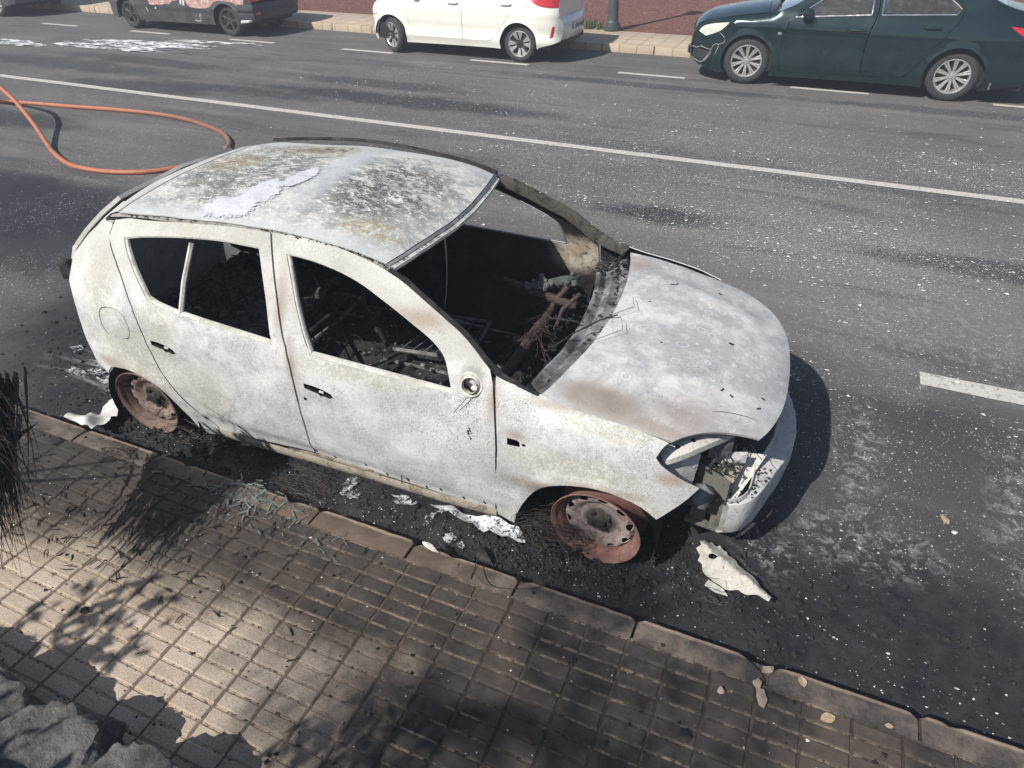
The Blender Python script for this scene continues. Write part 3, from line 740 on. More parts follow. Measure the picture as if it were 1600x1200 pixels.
car = empty('burnt_car', (0, 0, 0), PSI)
tag(car, 'burnt-out ash-white hatchback without windows or tyres beside the kerb', 'car')
ZW = ([-.2, .05, .15, .25, .4, .55, .7, .8, .88, 1.0, 1.1, 1.2, 1.27, 1.35], [.72, .76, .775, .80, .822, .832, .83, .82, .80, .752, .707, .655, .615, .56])
XE = ([.15, .35, .5, .7, .85, .95, 1.05, 1.15, 1.26, 1.4], [-.48, -.53, -.53, -.505, -.50, -.46, -.36, -.24, -.08, .03])
RU = ([0, .03, .08, .15, .25, .4, .6], [.60, .72, .81, .88, .94, .98, 1])
FX = ([2.4, 2.7, 2.9, 3.0, 3.1, 3.2, 3.3], [1, .988, .965, .94, .90, .84, .75])
FT = ([2.0, 2.3, 2.4, 2.56, 2.71, 2.86, 3.0, 3.1], [.95, .865, .84, .82, .79, .74, .66, .60])
def BW(x, z):
    w = smooth_tab(z, *ZW)
    w *= smooth_tab(max(0, x-lerp_tab(z, *XE)), *RU)
    w *= smooth_tab(x, *FX)
    if x > 2.05:
        zf = lerp_tab(x, *FT); t = max(0, min(1.3, (z-(zf-.09))/.09)); k = min(1, (x-2.05)/.25)
        w -= .05*t*t*k
    # lips of the wheel arches, crease above the sill
    for cx, cz, rr in ((0.03, .17, .295), (2.53, .16, .315)):
        d = math.hypot(x-cx, z-cz)-rr
        if z > .05: w += .012*math.exp(-(d/.035)**2)
    zc = .215-.056*(x-.82)
    if .4 < x < 2.15 and z < .5: w -= .010*max(0, min(1, (zc+.012-z)/.02))
    w -= .006*math.exp(-((z-.835-.02*(1.3-x))/.012)**2) if .2 < x < 2.0 else 0
    for hx, hz in ((1.235, .620), (.325, .655)): w += .009*math.exp(-((x-hx)/.10)**2-((z-hz)/.040)**2)
    w += .0055*mnoise.noise((x*3.1, z*3.1, .3))+.0032*mnoise.noise((x*7, z*7, .7))+.0012*mnoise.noise((x*17, z*17, .9))
    return w
def fR(x, z): return (x, -BW(x, z), z)
def fL(x, z): return (x, BW(x, z), z)
RDOOR = [(-.03, 1.200), (-.025, 1.13), (.075, 1.031), (.162, .893), (.20, .762), (.219, .637), (.250, .473), (.323, .326), (.400, .210), (.450, .115), (1.075, .150), (1.094, .328), (1.099, .566), (1.091, .791), (1.050, .947), (.995, 1.150), (.954, 1.292), (.76, 1.290), (.46, 1.270), (.20, 1.245), (.05, 1.225)]
WINR = [(.092, 1.150), (.162, 1.052), (.236, .955), (.292, .881), (1.007, .824), (.973, 1.003), (.903, 1.222), (.688, 1.225), (.426, 1.206), (.209, 1.178)]
FDOOR = [(1.075, .150), (2.086, .092), (2.129, .485), (2.123, .765), (2.104, .913), (2.039, .976), (1.948, 1.049), (1.860, 1.092), (1.769, 1.139), (1.636, 1.202), (1.557, 1.229), (1.478, 1.251), (1.278, 1.285), (1.076, 1.296), (.954, 1.292), (.995, 1.150), (1.050, .947), (1.091, .791), (1.099, .566), (1.094, .328)]
WINF = [(1.053, 1.217), (1.094, 1.219), (1.229, 1.208), (1.404, 1.174), (1.565, 1.114), (1.710, 1.048), (1.814, .996), (1.880, .946), (1.906, .879), (1.926, .791), (1.211, .816), (1.137, .994), (1.087, 1.133)]
FEND = [(2.107, .913), (2.169, .890), (2.287, .864), (2.394, .834), (2.550, .814), (2.701, .791), (2.850, .747), (2.823, .727), (2.809, .696), (2.837, .663), (2.881, .633), (2.995, .577), (2.948, .494), (2.844, .349), (2.789, .402), (2.716, .445), (2.607, .475), (2.499, .464), (2.396, .430), (2.319, .375), (2.257, .272), (2.204, .133), (2.186, .043), (2.084, .060), (2.088, .30), (2.129, .485), (2.123, .765)]
QUART = [(-.03, 1.262), (-.10, 1.235), (-.24, 1.145), (-.355, 1.05), (-.44, .965), (-.47, .90), (-.485, .80), (-.485, .70), (-.50, .60), (-.51, .50), (-.45, .405), (-.33, .375), (-.189, .368), (-.165, .405), (-.115, .443), (.018, .462), (.132, .432), (.192, .368), (.258, .253), (.310, .121), (.360, .066), (.440, .066), (.450, .115), (.400, .210), (.323, .326), (.250, .473), (.219, .637), (.20, .762), (.162, .893), (.075, 1.031), (-.025, 1.13), (-.03, 1.200), (.05, 1.225), (.07, 1.253)]
FUEL = soften([(-.066, .815), (.085, .825), (.123, .746), (.100, .660), (-.051, .650), (-.086, .714)], 2, 80)
SLOT = [(-.080, .026), (-.03, .026), (.03, .017), (.068, .002), (.078, -.016), (.060, -.024), (.03, -.016), (.012, -.020), (.0, -.008), (-.035, -.004), (-.076, .002)]
RH = [(.325+x*.95, .668+z) for x, z in SLOT]
FH = [(1.235+x, .634+z) for x, z in SLOT]
IND = [(2.178, .636), (2.225, .634), (2.236, .626), (2.236, .602), (2.178, .598)]
def strip_z(x): return .215-.056*(x-.82)
BOLTS = [(x, strip_z(x)-dz) for x, dz in ((.86, .020), (1.09, .026), (1.20, .030), (1.38, .016), (1.50, .034), (1.62, .022), (1.72, .036), (1.80, .020), (1.92, .030), (2.03, .018))]
for sgn, f, fl in ((-1, fR, False), (1, fL, True)):
    near = sgn < 0
    P3 = [MT['side'], MT['soot'] if near else MT['indoor'], MT['side']]
    hol = ([soften(WINR, 2, 60)] if near else []) + ([RH]+[circ((.62, strip_z(.62)-.022), .0075, 8, .013, .6)] if near else [])
    rd = surf('rear_door', soften(shrink(RDOOR, .0048), 1, 40), f, P3, car, hol, .03, .018, fl)
    hol = [soften(WINF, 2, 60)] + ([FH, circ((1.146, .567), .010), circ((2.008, .853), .033, 16)]+[circ(b_, .007, 8, .012, .6) for b_ in BOLTS[1:]] if near else [])
    fd = surf('front_door', soften(shrink(FDOOR, .0052), 1, 40), f, P3, car, hol, .03, .018, fl)
    fe = surf('front_fender', soften(shrink(FEND, .0045), 1, 45), f, [MT['side'], MT['soot'], MT['side']], car, [IND, circ((2.254, .617), .010, 10, .007)] if near else [], .03, .004, fl)
    q = surf('rear_quarter', soften(shrink(QUART, .003), 1, 45), f, [MT['side'], MT['soot'], MT['side']], car, [shrink(FUEL, -.005)] if near else [], .03, .006, fl)
    if near:
        ff = lambda u, v: (u, -BW(u, v)+.001-.006*math.exp(-(((u-.02)/.055)**2+((v-.735)/.05)**2)*1.0), v)
        surf('fuel_flap', FUEL, ff, MT['side'], q, (), .02, .006)
        # bare steel behind the flap gap and the handle recesses
        b = MB(); b.lathe([(.001, -.802), (.011, -.806), (.013, -.803)], 12, 'Y', (-.055, 0, .74)); b.build('flap_hinge', MT['pale'], q)
        # mirror mount ring
        b = MB(); n = Vector((0.08, -1, .35)).normalized(); c = Vector((2.008, -BW(2.008, .853), .853))
        rot = Vector((0, -1, 0)).rotation_difference(n).to_matrix()
        b.lathe([(.032, .004), (.034, .014), (.039, .012), (.043, .003), (.052, .006), (.056, .002), (.058, -.004)], 28, 'Y', c, rot=rot @ Matrix.Diagonal((1, -1, 1)))
        b.lathe([(.035, .02), (.034, -.012), (.030, -.030), (.012, -.034)], 24, 'Y', c, rot=rot @ Matrix.Diagonal((1, -1, 1)))
        b.box(c+Vector((.006, .012, .006)), (.03, .004, .02), Matrix.Rotation(.5, 3, 'Y'))
        b.build('mirror_mount', MT['pale'], fd)
        # recess plates behind the handle slots
        for nm, cx, cz, par in (('handle_recess', 1.235, .632, fd), ('handle_recess', .325, .668, rd)):
            b = MB(); w0 = BW(cx, cz)
            b.box((cx+.012, -w0+.012, cz-.002), (.026, .008, .012), Matrix.Rotation(.08, 3, 'Y'), bev=.003)
            b.build(nm, MT['pale'], par)
    if near:
        b = MB()
        for x0_, z0_, x1_, z1_ in ((2.0, .80, 1.93, .70), (2.02, .795, 1.955, .715), (2.01, .79, 1.99, .74)): b.tube([Vector((x0_+(x1_-x0_)*k/5, -BW(x0_+(x1_-x0_)*k/5, z0_+(z1_-z0_)*k/5)-.0004, z0_+(z1_-z0_)*k/5)) for k in range(6)], .0011, 4, caps=False)
        for k in range(26): xx, zz = 2.0+random.gauss(0, .006), .615+random.gauss(0, .018); lump(b, (xx, -BW(xx, zz)-.0006, zz), random.uniform(.002, .007), 0, 1)
        stf(b.build('scab', MT['char'], fd))
    # window seals: pale metal flange, charred felt along the sill
    for nm, W_, par in (('window_flange', WINR, rd), ('window_flange', WINF, fd)):
        Wp = soften(W_, 2, 60); o_ = shrink(Wp, -.014); i_ = shrink(Wp, .004)
        b = MB(); N = len(Wp); rows = []
        def P(p, d): v = Vector(f(p[0], p[1])); return v-Vector((0, sgn*d, 0))
        i_ = shrink(Wp, .006); j_ = shrink(Wp, .010)
        rows = [[P(p, .004) for p in shrink(Wp, -.002)], [P(p, .006) for p in i_], [P(p, .012) for p in j_], [P(p, .024) for p in j_]]
        rows = [r+[r[0]] for r in rows]; b.grid(rows)
        b.build(nm, MT['pale'], par)
    # inner B pillar, sill and window divider
    b = MB(); b.tube([(1.00, sgn*.555, 1.22), (1.05, sgn*.64, .9), (1.08, sgn*.69, .2)], [.022, .03, .05], 8); b.build('centre_pillar', MT['char'], car)
    b = MB()
    b.tube([(.515, -BW(.515, 1.185)*-sgn*1.0+(-sgn)*.012, 1.185), (.488, sgn*(BW(.488, 1.02)-.012), 1.02), (.465, sgn*(BW(.465, .862)-.012), .862)], .0125, 6)
    b.build('window_divider', MT['silltrim'] if not near else MT['pale'], rd)
    b = MB(); rows = []
    for i in range(41):
        x = .43+(2.09-.43)*i/40; zt = .125-.012*(x-.43); w0 = BW(x, .12)
        rows.append([(x, sgn*(w0-.002+.002*mnoise.noise((x*12, 0, 1))), zt), (x, sgn*(w0+.003), zt-.02), (x, sgn*(w0-.004), zt-.055), (x, sgn*(w0-.03), zt-.085), (x, sgn*(w0-.10), zt-.09), (x, sgn*(w0-.12), zt)])
    b.grid(rows); b.build('sill', MT['silltrim'], car, recalc=True)
# roof -----------------------------------------------------------
def edge_z(x): return smooth_tab(x, [-.08, .07, .46, .76, .98, 1.16, 1.35, 1.47, 1.55, 1.65], [1.232, 1.256, 1.284, 1.300, 1.302, 1.294, 1.275, 1.252, 1.229, 1.195])
def roof_z(x, y):
    w0 = .612; t = abs(y)/w0
    c = smooth_tab(x, [-.1, .3, .9, 1.4, 1.65], [.048, .055, .052, .040, .036])
    z = edge_z(x)+c*(1-t**2.4)
    for xc, wd, h in ((.92, .05, .008), (.45, .03, -.006), (1.22, .16, -.006)):
        z += h*math.exp(-((x-xc)/wd)**2)*(1-t**4)
    z += .005*mnoise.noise((x*3.5, y*3.5, 5))+.0025*mnoise.noise((x*9, y*9, 8))
    return z
def rw(x): return min(.606, BW(x, edge_z(x)-.004)-.004) if x < 1.56 else .606
RO = []
for i in range(31): RO.append((.05+(1.535-.05)*i/30, -.604))
for i in range(1, 20): y = -.604+1.208*i/20; RO.append((1.535+.075*(1-(y/.604)**2), y))
for i in range(31): RO.append((1.535+(.05-1.535)*i/30, .604))
for i in range(1, 20): y = .604-1.208*i/20; RO.append((.05+.015*(1-(y/.604)**2), y))
fr = lambda x, y: (x, y, roof_z(x, y))
roof = surf('roof', RO, fr, [MT['roof'], MT['soot'], MT['roof']], car, (), .03, .006)
# drip channels: a dark sunk gutter between roof and door frames, with lumps of burnt seal
for sgn in (-1, 1):
    b = MB(); rows = []
    for i in range(60):
        x = -.02+1.58*i/59; z = edge_z(x)
        rows.append([(x, sgn*.596, z-.006), (x, sgn*.602, z-.022), (x, sgn*(BW(x, z-.015)-.004), z-.024), (x, sgn*(BW(x, z-.01)-.001), z-.012)])
    b.grid(rows); b.build('drip_channel', MT['gutter'], car, recalc=True)
    b = MB()
    for k in range(90 if sgn < 0 else 30):
        x = random.choice((random.uniform(.1, .55), random.uniform(1.0, 1.54), random.uniform(.85, 1.54))); z = edge_z(x); l = random.uniform(.008, .035)
        lump(b, (x, sgn*random.uniform(.600, .612), z-random.uniform(.004, .012)), random.uniform(.003, .009), 0, .6)
    stf(b.build('burnt_seal', MT['char'], car))
# loose black roof strip standing proud on the far side
b = MB(); pts = []
for i in range(24):
    t = i/23; x = .05+t*1.50; pts.append((x, .625+.01*math.sin(t*5), edge_z(x)+.016+.016*math.sin(min(1, t*1.35)*math.pi)))
rows = [[Vector(p)+Vector((0, -.012, -.004)), Vector(p)+Vector((0, -.006, .006)), Vector(p)+Vector((0, .010, .004)), Vector(p)+Vector((0, .014, -.012))] for p in pts]
b.grid(rows); b.grid([[q_-Vector((0, 0, .005)) for q_ in r] for r in rows]); b.build('roof_strip', MT['char'], car, recalc=True)
# windscreen header, A pillars and cowl
b = MB(); rows = []
for i in range(41):
    y = -.612+1.224*i/40; x = 1.537+.075*(1-(y/.604)**2); z = roof_z(min(x, 1.61), y)
    rows.append([(x+.002, y, z-.002), (x+.007, y, z-.012), (x+.006, y, z-.018), (x+.022, y, z-.024), (x+.030, y, z-.020), (x+.034, y, z-.030), (x+.02, y, z-.045), (x-.05, y, z-.05)])
b.grid(rows, 0); b.build('windscreen_header', MT['pale'], car, recalc=True)
b = MB()
for i in range(160):
    y = random.uniform(-.6, .6); x = 1.547+.075*(1-(y/.604)**2)
    if mnoise.noise((y*7, 1, 4)) > -.1: lump(b, (x+.004, y, roof_z(min(x, 1.6), y)-.012), random.uniform(.002, .006))
stf(b.build('burnt_seal', MT['char'], car))
AP = [(1.56, 1.222), (1.64, 1.196), (1.77, 1.132), (1.86, 1.085), (1.95, 1.042), (2.04, .969), (2.11, .912), (2.20, .872), (2.29, .846)]
for sgn in (-1, 1):
    b = MB(); rows = []
    A2 = []
    for i in range(49):
        t = i/48*(len(AP)-1); k = min(int(t), len(AP)-2); u = t-k
        A2.append((AP[k][0]+(AP[k+1][0]-AP[k][0])*u, AP[k][1]+(AP[k+1][1]-AP[k][1])*u))
    for x, z in A2:
        w0 = BW(x, z); j = .004*mnoise.noise((x*25, 3, sgn))
        rows.append([(x, sgn*(w0-.003), z-.012), (x+.006, sgn*(w0-.004), z+.007+j), (x+.012, sgn*(w0-.014), z+.012+j), (x+.016, sgn*(w0-.022), z+.004), (x+.010, sgn*(w0-.027), z-.008), (x-.005, sgn*(w0-.035), z-.022), (x-.03, sgn*(w0-.035), z-.04)])
    b.grid(rows); b.build('front_pillar', MT['char'] if sgn < 0 else MT['pillar'], car, recalc=True)
    b = MB()
    for i in range(420 if sgn < 0 else 120):
        t = random.uniform(0, len(A2)-1.01); k = int(t); x = A2[k][0]+(A2[k+1][0]-A2[k][0])*(t-k); z = A2[k][1]+(A2[k+1][1]-A2[k][1])*(t-k); w0 = BW(x, z)
        if mnoise.noise((x*14, 3.3, 1)) < -.12: continue
        lump(b, (x+.012, sgn*(w0-random.uniform(.002, .022)), z+.008), random.uniform(.002, .009), 0 if random.random() < .8 else 1)
stf(b.build('burnt_seal', [MT['char'], MT['pale']], car))
# hood -----------------------------------------------------------
def hood_z(x, y):
    hc = smooth_tab(x, [2.25, 2.4, 2.6, 2.8, 3.0, 3.1, 3.18, 3.24, 3.28], [.838, .845, .845, .824, .782, .748, .715, .682, .648])
    he = smooth_tab(x, [2.25, 2.4, 2.55, 2.75, 2.9, 3.05, 3.15, 3.22, 3.28], [.842, .818, .796, .760, .725, .688, .660, .635, .612])
    t = min(1, abs(y)/.75); z = hc-(hc-he)*t**2.4
    k = max(0, min(1, (x-2.38)/.2))*max(0, min(1, (3.2-x)/.3))
    yr = .50-.27*(x-2.4)
    z += .011*k*math.exp(-((abs(y)-yr)/.075)**2) - .006*k*math.exp(-((abs(y)-yr-.13)/.06)**2) - .004*k*math.exp(-(y/.12)**2)
    z += .0055*mnoise.noise((x*3.5, y*3.5, 9))+.003*mnoise.noise((x*8, y*8, 3))
    return z
HO = []
for y, x in ((-.765, 2.290), (-.60, 2.333), (-.5, 2.352), (-.3, 2.394), (0, 2.410), (.3, 2.398), (.5, 2.368), (.65, 2.343), (.75, 2.318), (.757, 2.45), (.757, 2.60), (.75, 2.77), (.735, 2.87), (.71, 2.96), (.64, 3.07), (.55, 3.155), (.42, 3.215), (.25, 3.255), (.0, 3.270), (-.22, 3.260), (-.36, 3.236), (-.46, 3.208), (-.525, 3.180), (-.558, 3.085), (-.612, 2.985), (-.68, 2.90), (-.735, 2.852), (-.752, 2.70), (-.760, 2.55), (-.766, 2.40)):
    HO.append((x, y))
hood = surf('hood', soften(HO, 2, 24), lambda x, y: (x, y, hood_z(x, y)), [MT['hood'], MT['soot'], MT['hood']], car,
            [circ((2.55, .18), .006, 8), circ((2.68, -.17), .006, 8), circ((2.98, .02), .015, 9, .010)], .03, .012)
b = MB()   # a long crease and a few scabs on the skin
pts = [(x, y, hood_z(x, y)+.0006) for x, y in ((2.97, -.50), (3.01, -.475), (3.06, -.455), (3.11, -.44), (3.16, -.432))]
b.tube(pts, [.0008, .0016, .0018, .0016, .0008], 5)
for x, y in ((2.62, .42), (2.64, .435), (3.16, -.28), (3.15, -.36), (2.86, .52), (2.99, -.36), (3.03, -.37)): b.box((x, y, hood_z(x, y)+.001), (.022, .008, .003), Matrix.Rotation(random.uniform(0, 3), 3, 'Z'), bev=.001)
stf(b.build('scab', MT['char'], hood))
# tailgate: closed sheet without its window opening, shaped to keep the inside dark
TG = []
def tg_f(y, z): 
    x = lerp_tab(z, *XE)+.012; return (x-.035*(1-min(1, abs(y)/.62)**2), y, z)
TO = [(-BW(lerp_tab(z, *XE)+.022, z)+.004, z) for z in (.16, .3, .40, .55, .7, .85, .95, 1.05, 1.15, 1.24)]
TO = TO+[(.0, 1.275)]+[(-y, z) for y, z in TO[::-1]]
surf('tailgate', TO, tg_f, [MT['side'], MT['soot'], MT['side']], car, (), .045, .02)
b = MB(); rows = []
for i in range(33):
    y = -.604+1.208*i/32; x1 = .044+.015*(1-(y/.604)**2); x0 = -.055-.05*(1-(y/.604)**2)
    zz = roof_z(.06, y)
    rows.append([(x1, y, zz-.004), (x1-.004, y, zz+.001), ((x0+x1)/2, y, zz-.014), (x0, y, zz-.045), (x0-.004, y, zz-.06), (x0+.03, y, zz-.07)])
b.grid(rows); b.build('tailgate_top', MT['side'], car, recalc=True)
b = MB(); b.box((-.40, -.66, .90), (.07, .05, .11), Matrix.Rotation(.25, 3, 'Z'), bev=.012); b.box((-.43, -.655, .90), (.03, .05, .09), Matrix.Rotation(.25, 3, 'Z'), bev=.01); b.build('rear_lamp_shell', MT['char'], car)
# ---------------------------------------------------------------- inside
b = MB()
rows = []
for i in range(24):
    x = -.50+2.70*i/23
    rows.append([(x, y, (.13 if x > .25 else .13+.22*min(1, (.25-x)/.25))+.03*mnoise.noise((x*5, y*5, 1))) for y in [-.72+1.44*j/18 for j in range(19)]])
b.grid(rows); b.build('floor_pan', MT['char'], car)
b = MB(); rows = []
for z in (.05, .35, .60, .70):
    rows.append([(2.20+.03*math.sin(y*9)+.02*mnoise.noise((y*6, z*6, 4)), y, z) for y in [-.76+1.52*j/24 for j in range(25)]])
b.grid(rows); b.build('firewall', MT['soot'], car)
# cowl tray between windscreen base and hood
b = MB(); rows = []
for j in range(61):
    y = -.74+1.48*j/60; t = 1-(y/.76)**2; xb = 2.175+.115*t; xf = 2.285+.125*t-.01
    e = .007*mnoise.noise((y*6, 2, 6)); e2 = .008*mnoise.noise((y*11, 5, 6))
    rows.append([(xb-.055+e2, y, .655), (xb-.055+e2*.6, y, .735+e), (xb-.03, y, .755+e), (xb, y, .735+e), (xb+.012, y, .745-e), (xb+.035, y, .762+e*.5), (xb+.06, y, .752+e2), (xf-.03, y, .752), (xf-.012, y, .775), (xf+.02, y, .79)])
b.grid(rows); b.build('cowl', MT['cowl'], car)
b = MB()
for k in range(380):
    y = random.uniform(-.72, .72); t = 1-(y/.76)**2; x = 2.285+.125*t-random.uniform(.012, .05) if random.random() < .55 else random.uniform(2.12, 2.36)+.1*t-.05
    lump(b, (x, y, .757+random.uniform(-.004, .010)), random.choice((.003, .004, .005, .007, .012)))
for k in range(60):
    lump(b, (random.uniform(2.16, 2.36), random.gauss(.63, .06), .78+random.uniform(-.01, .03)), random.uniform(.006, .022))
stf(b.build('burnt_cowl_crust', MT['char'], car))
# dashboard cross tube, steering column and its melted lump, hanging wires
b = MB(); b.tube([(1.945, -.74, .545), (1.95, -.3, .55), (1.955, .0, .55), (1.955, .35, .555), (1.97, .74, .57)], .032, 14); b.build('dashboard_tube', MT['rusttube'], car)
b = MB()
b.tube([(2.10, .43, .60), (1.95, .42, .63), (1.80, .42, .665), (1.70, .42, .69)], [.022, .028, .022, .016], 10)
b.tube([(1.955, .40, .55), (1.98, .41, .62), (2.04, .45, .70)], .016, 8); b.tube([(2.02, .30, .50), (2.05, .33, .62), (2.14, .36, .72)], .012, 8)
b.tube([(1.70, .42, .69), (1.655, .418, .702)], [.010, .012], 8)
col = b.build('steering_column', MT['rusttube'], car)
b = MB(); b.tube([(1.80, .40, .675), (1.90, .45, .685), (2.0, .52, .70), (2.06, .56, .705)], [.02, .028, .030, .022], 12)
for k in range(90):
    t = random.random(); c = Vector((1.80+.26*t, .40+.16*t+random.gauss(0, .024), .675+.03*t+random.gauss(0, .014))); r_ = random.uniform(.005, .020)
    bm = bmesh.new(); bmesh.ops.create_icosphere(bm, subdivisions=2, radius=r_)
    for v in bm.verts: v.co += v.normal*r_*.55*mnoise.noise(v.co*55+c*30)
    bm.verts.index_update(); b.add([v.co+c for v in bm.verts], [tuple(v.index for v in f_.verts) for f_ in bm.faces]); bm.free()
b.build('melted_lock', MT['molten'], col, smooth=180)
b = MB()
for k in range(26):
    p = Vector((1.96+random.uniform(-.03, .04), .12+random.uniform(-.05, .12), .585)); pts = [p]
    d = Vector((random.uniform(-.3, .9), random.uniform(-1.1, .2), random.uniform(-.1, .6)))
    for s_ in range(9):
        d = d+Vector((random.uniform(-.4, .4), random.uniform(-.4, .4), -.17)); p = p+d*.017; pts.append(p)
    b.tube(pts, .0015, 4, caps=False)
stf(b.build('wire_bundle', MT['copper'], car))
b = MB(); b.tube([(1.99, .14, .62), (2.06, .10, .69), (2.14, .02, .745), (2.24, -.05, .79)], .006, 6); b.tube([(2.16, -.30, .74), (2.26, -.18, .80), (2.36, -.06, .83), (2.44, -.04, .865)], .004, 6)
b.tube([(1.93, .55, .52), (2.02, .58, .60), (2.06, .62, .70)], .014, 6); b.tube([(2.07, .50, .50), (2.10, .47, .60), (2.08, .44, .66)], .010, 6)
b.tube([(1.99, -.55, .50), (2.08, -.5, .62), (2.15, -.46, .70)], .012, 6); b.tube([(1.93, -.1, .50), (1.88, -.12, .35), (1.90, -.15, .2)], .016, 6); b.tube([(1.93, .15, .50), (1.87, .14, .35), (1.90, .12, .2)], .016, 6)
for k in range(40):
    p = Vector((random.uniform(1.9, 2.12), random.uniform(-.68, .68), random.uniform(.50, .66))); d = Vector((random.gauss(0, .5), random.gauss(0, 1), random.uniform(-.7, .3))).normalized(); pts = [p]
    for s_ in range(7): d = (d+Vector((random.gauss(0, .35), random.gauss(0, .35), -.10))).normalized(); p = p+d*.035; pts.append(p)
    b.tube(pts, random.uniform(.0012, .004), 5, caps=False)
for k in range(120):
    lump(b, (random.uniform(1.86, 2.15), random.uniform(-.70, .70), random.uniform(.46, .60)), random.uniform(.006, .03))
stf(b.build('burnt_cable', MT['char'], car))
b = MB()   # wiper rods, thin wires lying over the hood edge
for y0 in (-.35, -.12): b.tube([(2.30, y0, .80), (2.40, y0+.05, .865), (2.50, y0+.16, .880), (2.47, y0+.26, .875)], .0014, 5)
b.build('thin_wire', MT['wire'], car)
# seat frames: rails, hoops and springs
def seat(y, x0, wd, tilt):
    r_ = empty('seat_frame', (x0, y, .15), 0, car); rot = Matrix.Rotation(tilt, 3, 'Y')
    def T(p): return rot @ Vector(p)
    b = MB(); h = .50; w2 = wd/2
    b.tube([T((0, -w2, .12)), T((0, -w2, h-.06)), T((0, -w2+.05, h)), T((0, w2-.05, h)), T((0, w2, h-.06)), T((0, w2, .12))], .014, 8)
    b.build('backrest_hoop', MT['char'], r_)
    b = MB()
    for k in range(5): z = .16+.075*k; b.tube([T((0, -w2, z)), T((.02, -.05, z-.01)), T((.02, .05, z-.01)), T((0, w2, z))], .004, 5)
    for k in range(5): yy = -w2+wd*(k+1)/6; b.tube([T((0, yy, .14)), T((.015, yy, .3)), T((0, yy, h))], .005, 5)
    b.build('spring', MT['char'], r_)
    b = MB()
    for s_ in (-1, 1): b.tube([(-.02, s_*w2, .10), (.22, s_*w2, .12), (.44, s_*w2, .13)], .013, 7); b.tube([(-.02, s_*w2*.9, -.01), (.45, s_*w2*.9, -.01)], .012, 6)
    b.tube([(.44, -w2, .13), (.47, 0, .14), (.44, w2, .13)], .012, 7)
    for k in range(6): xx = .04+.07*k; b.tube([(xx, -w2, .11), (xx+.01, 0, .08), (xx, w2, .11)], .004, 5)
    b.build('cushion_frame', MT['ashsteel'], r_)
seat(-.36, 1.06, .46, -.42); seat(.36, 1.06, .46, -.42)
seat(-.30, .12, .52, -.30); seat(.28, .12, .62, -.30)
b = MB()    # heaps of ash and scorched scraps on the floor
for k in range(900):
    x, y = random.uniform(-.3, 2.0), random.uniform(-.66, .66); lump(b, (x, y, .15+(.16 if x < .1 else 0)+random.uniform(0, .04)), .004+random.expovariate(1/.009), random.choice((0, 0, 1)), .5, 7)
for k in range(70):
    p = Vector((random.uniform(-.2, 1.9), random.uniform(-.6, .6), .18)); d = Vector((random.gauss(0, 1), random.gauss(0, 1), random.uniform(0, .6))).normalized(); pts = [p]
    for s_ in range(6): d = (d+Vector((random.gauss(0, .3), random.gauss(0, .3), -.12))).normalized(); p = p+d*.05; pts.append(p)
    b.tube(pts, random.uniform(.0015, .004), 4, 1, caps=False)
tag(b.build('ash_heap', [MT['ashsteel'], MT['char']], car, smooth=0), kind='stuff')
b = MB(); rows = []
for i in range(30):
    x = -.46+.85*i/29; rows.append([(x, -.66+1.32*j/29, .40+.10*mnoise.noise((x*4, j*.25, 3))+.05*mnoise.noise((x*13, j*.7, 8))+.02*mnoise.noise((x*30, j*1.6, 8))-.25*max(0, x-.12)) for j in range(30)])
b.grid(rows)
for k in range(260): lump(b, (random.uniform(-.42, .3), random.uniform(-.6, .6), random.uniform(.40, .50)), .004+random.expovariate(1/.010), 0, .5, 7)
b.build('rear_seat_ash', MT['cowl'], car, smooth=0)
# wheel houses
for cx, rr in ((.03, .31), (2.53, .33)):
    for sgn in (-1, 1):
        b = MB(); rows = []
        for i in range(19):
            a = -.35+(math.pi+.7)*i/18
            rows.append([(cx+rr*math.cos(a), sgn*y, .16+rr*math.sin(a)*1.0) for y in (.79, .62, .45)])
        b.grid(rows); b.add([(cx-rr, sgn*.45, -.02), (cx+rr, sgn*.45, -.02), (cx+rr, sgn*.45, .5), (cx-rr, sgn*.45, .5)], [(0, 1, 2, 3)])
        b.build('wheel_house', MT['soot'], car)
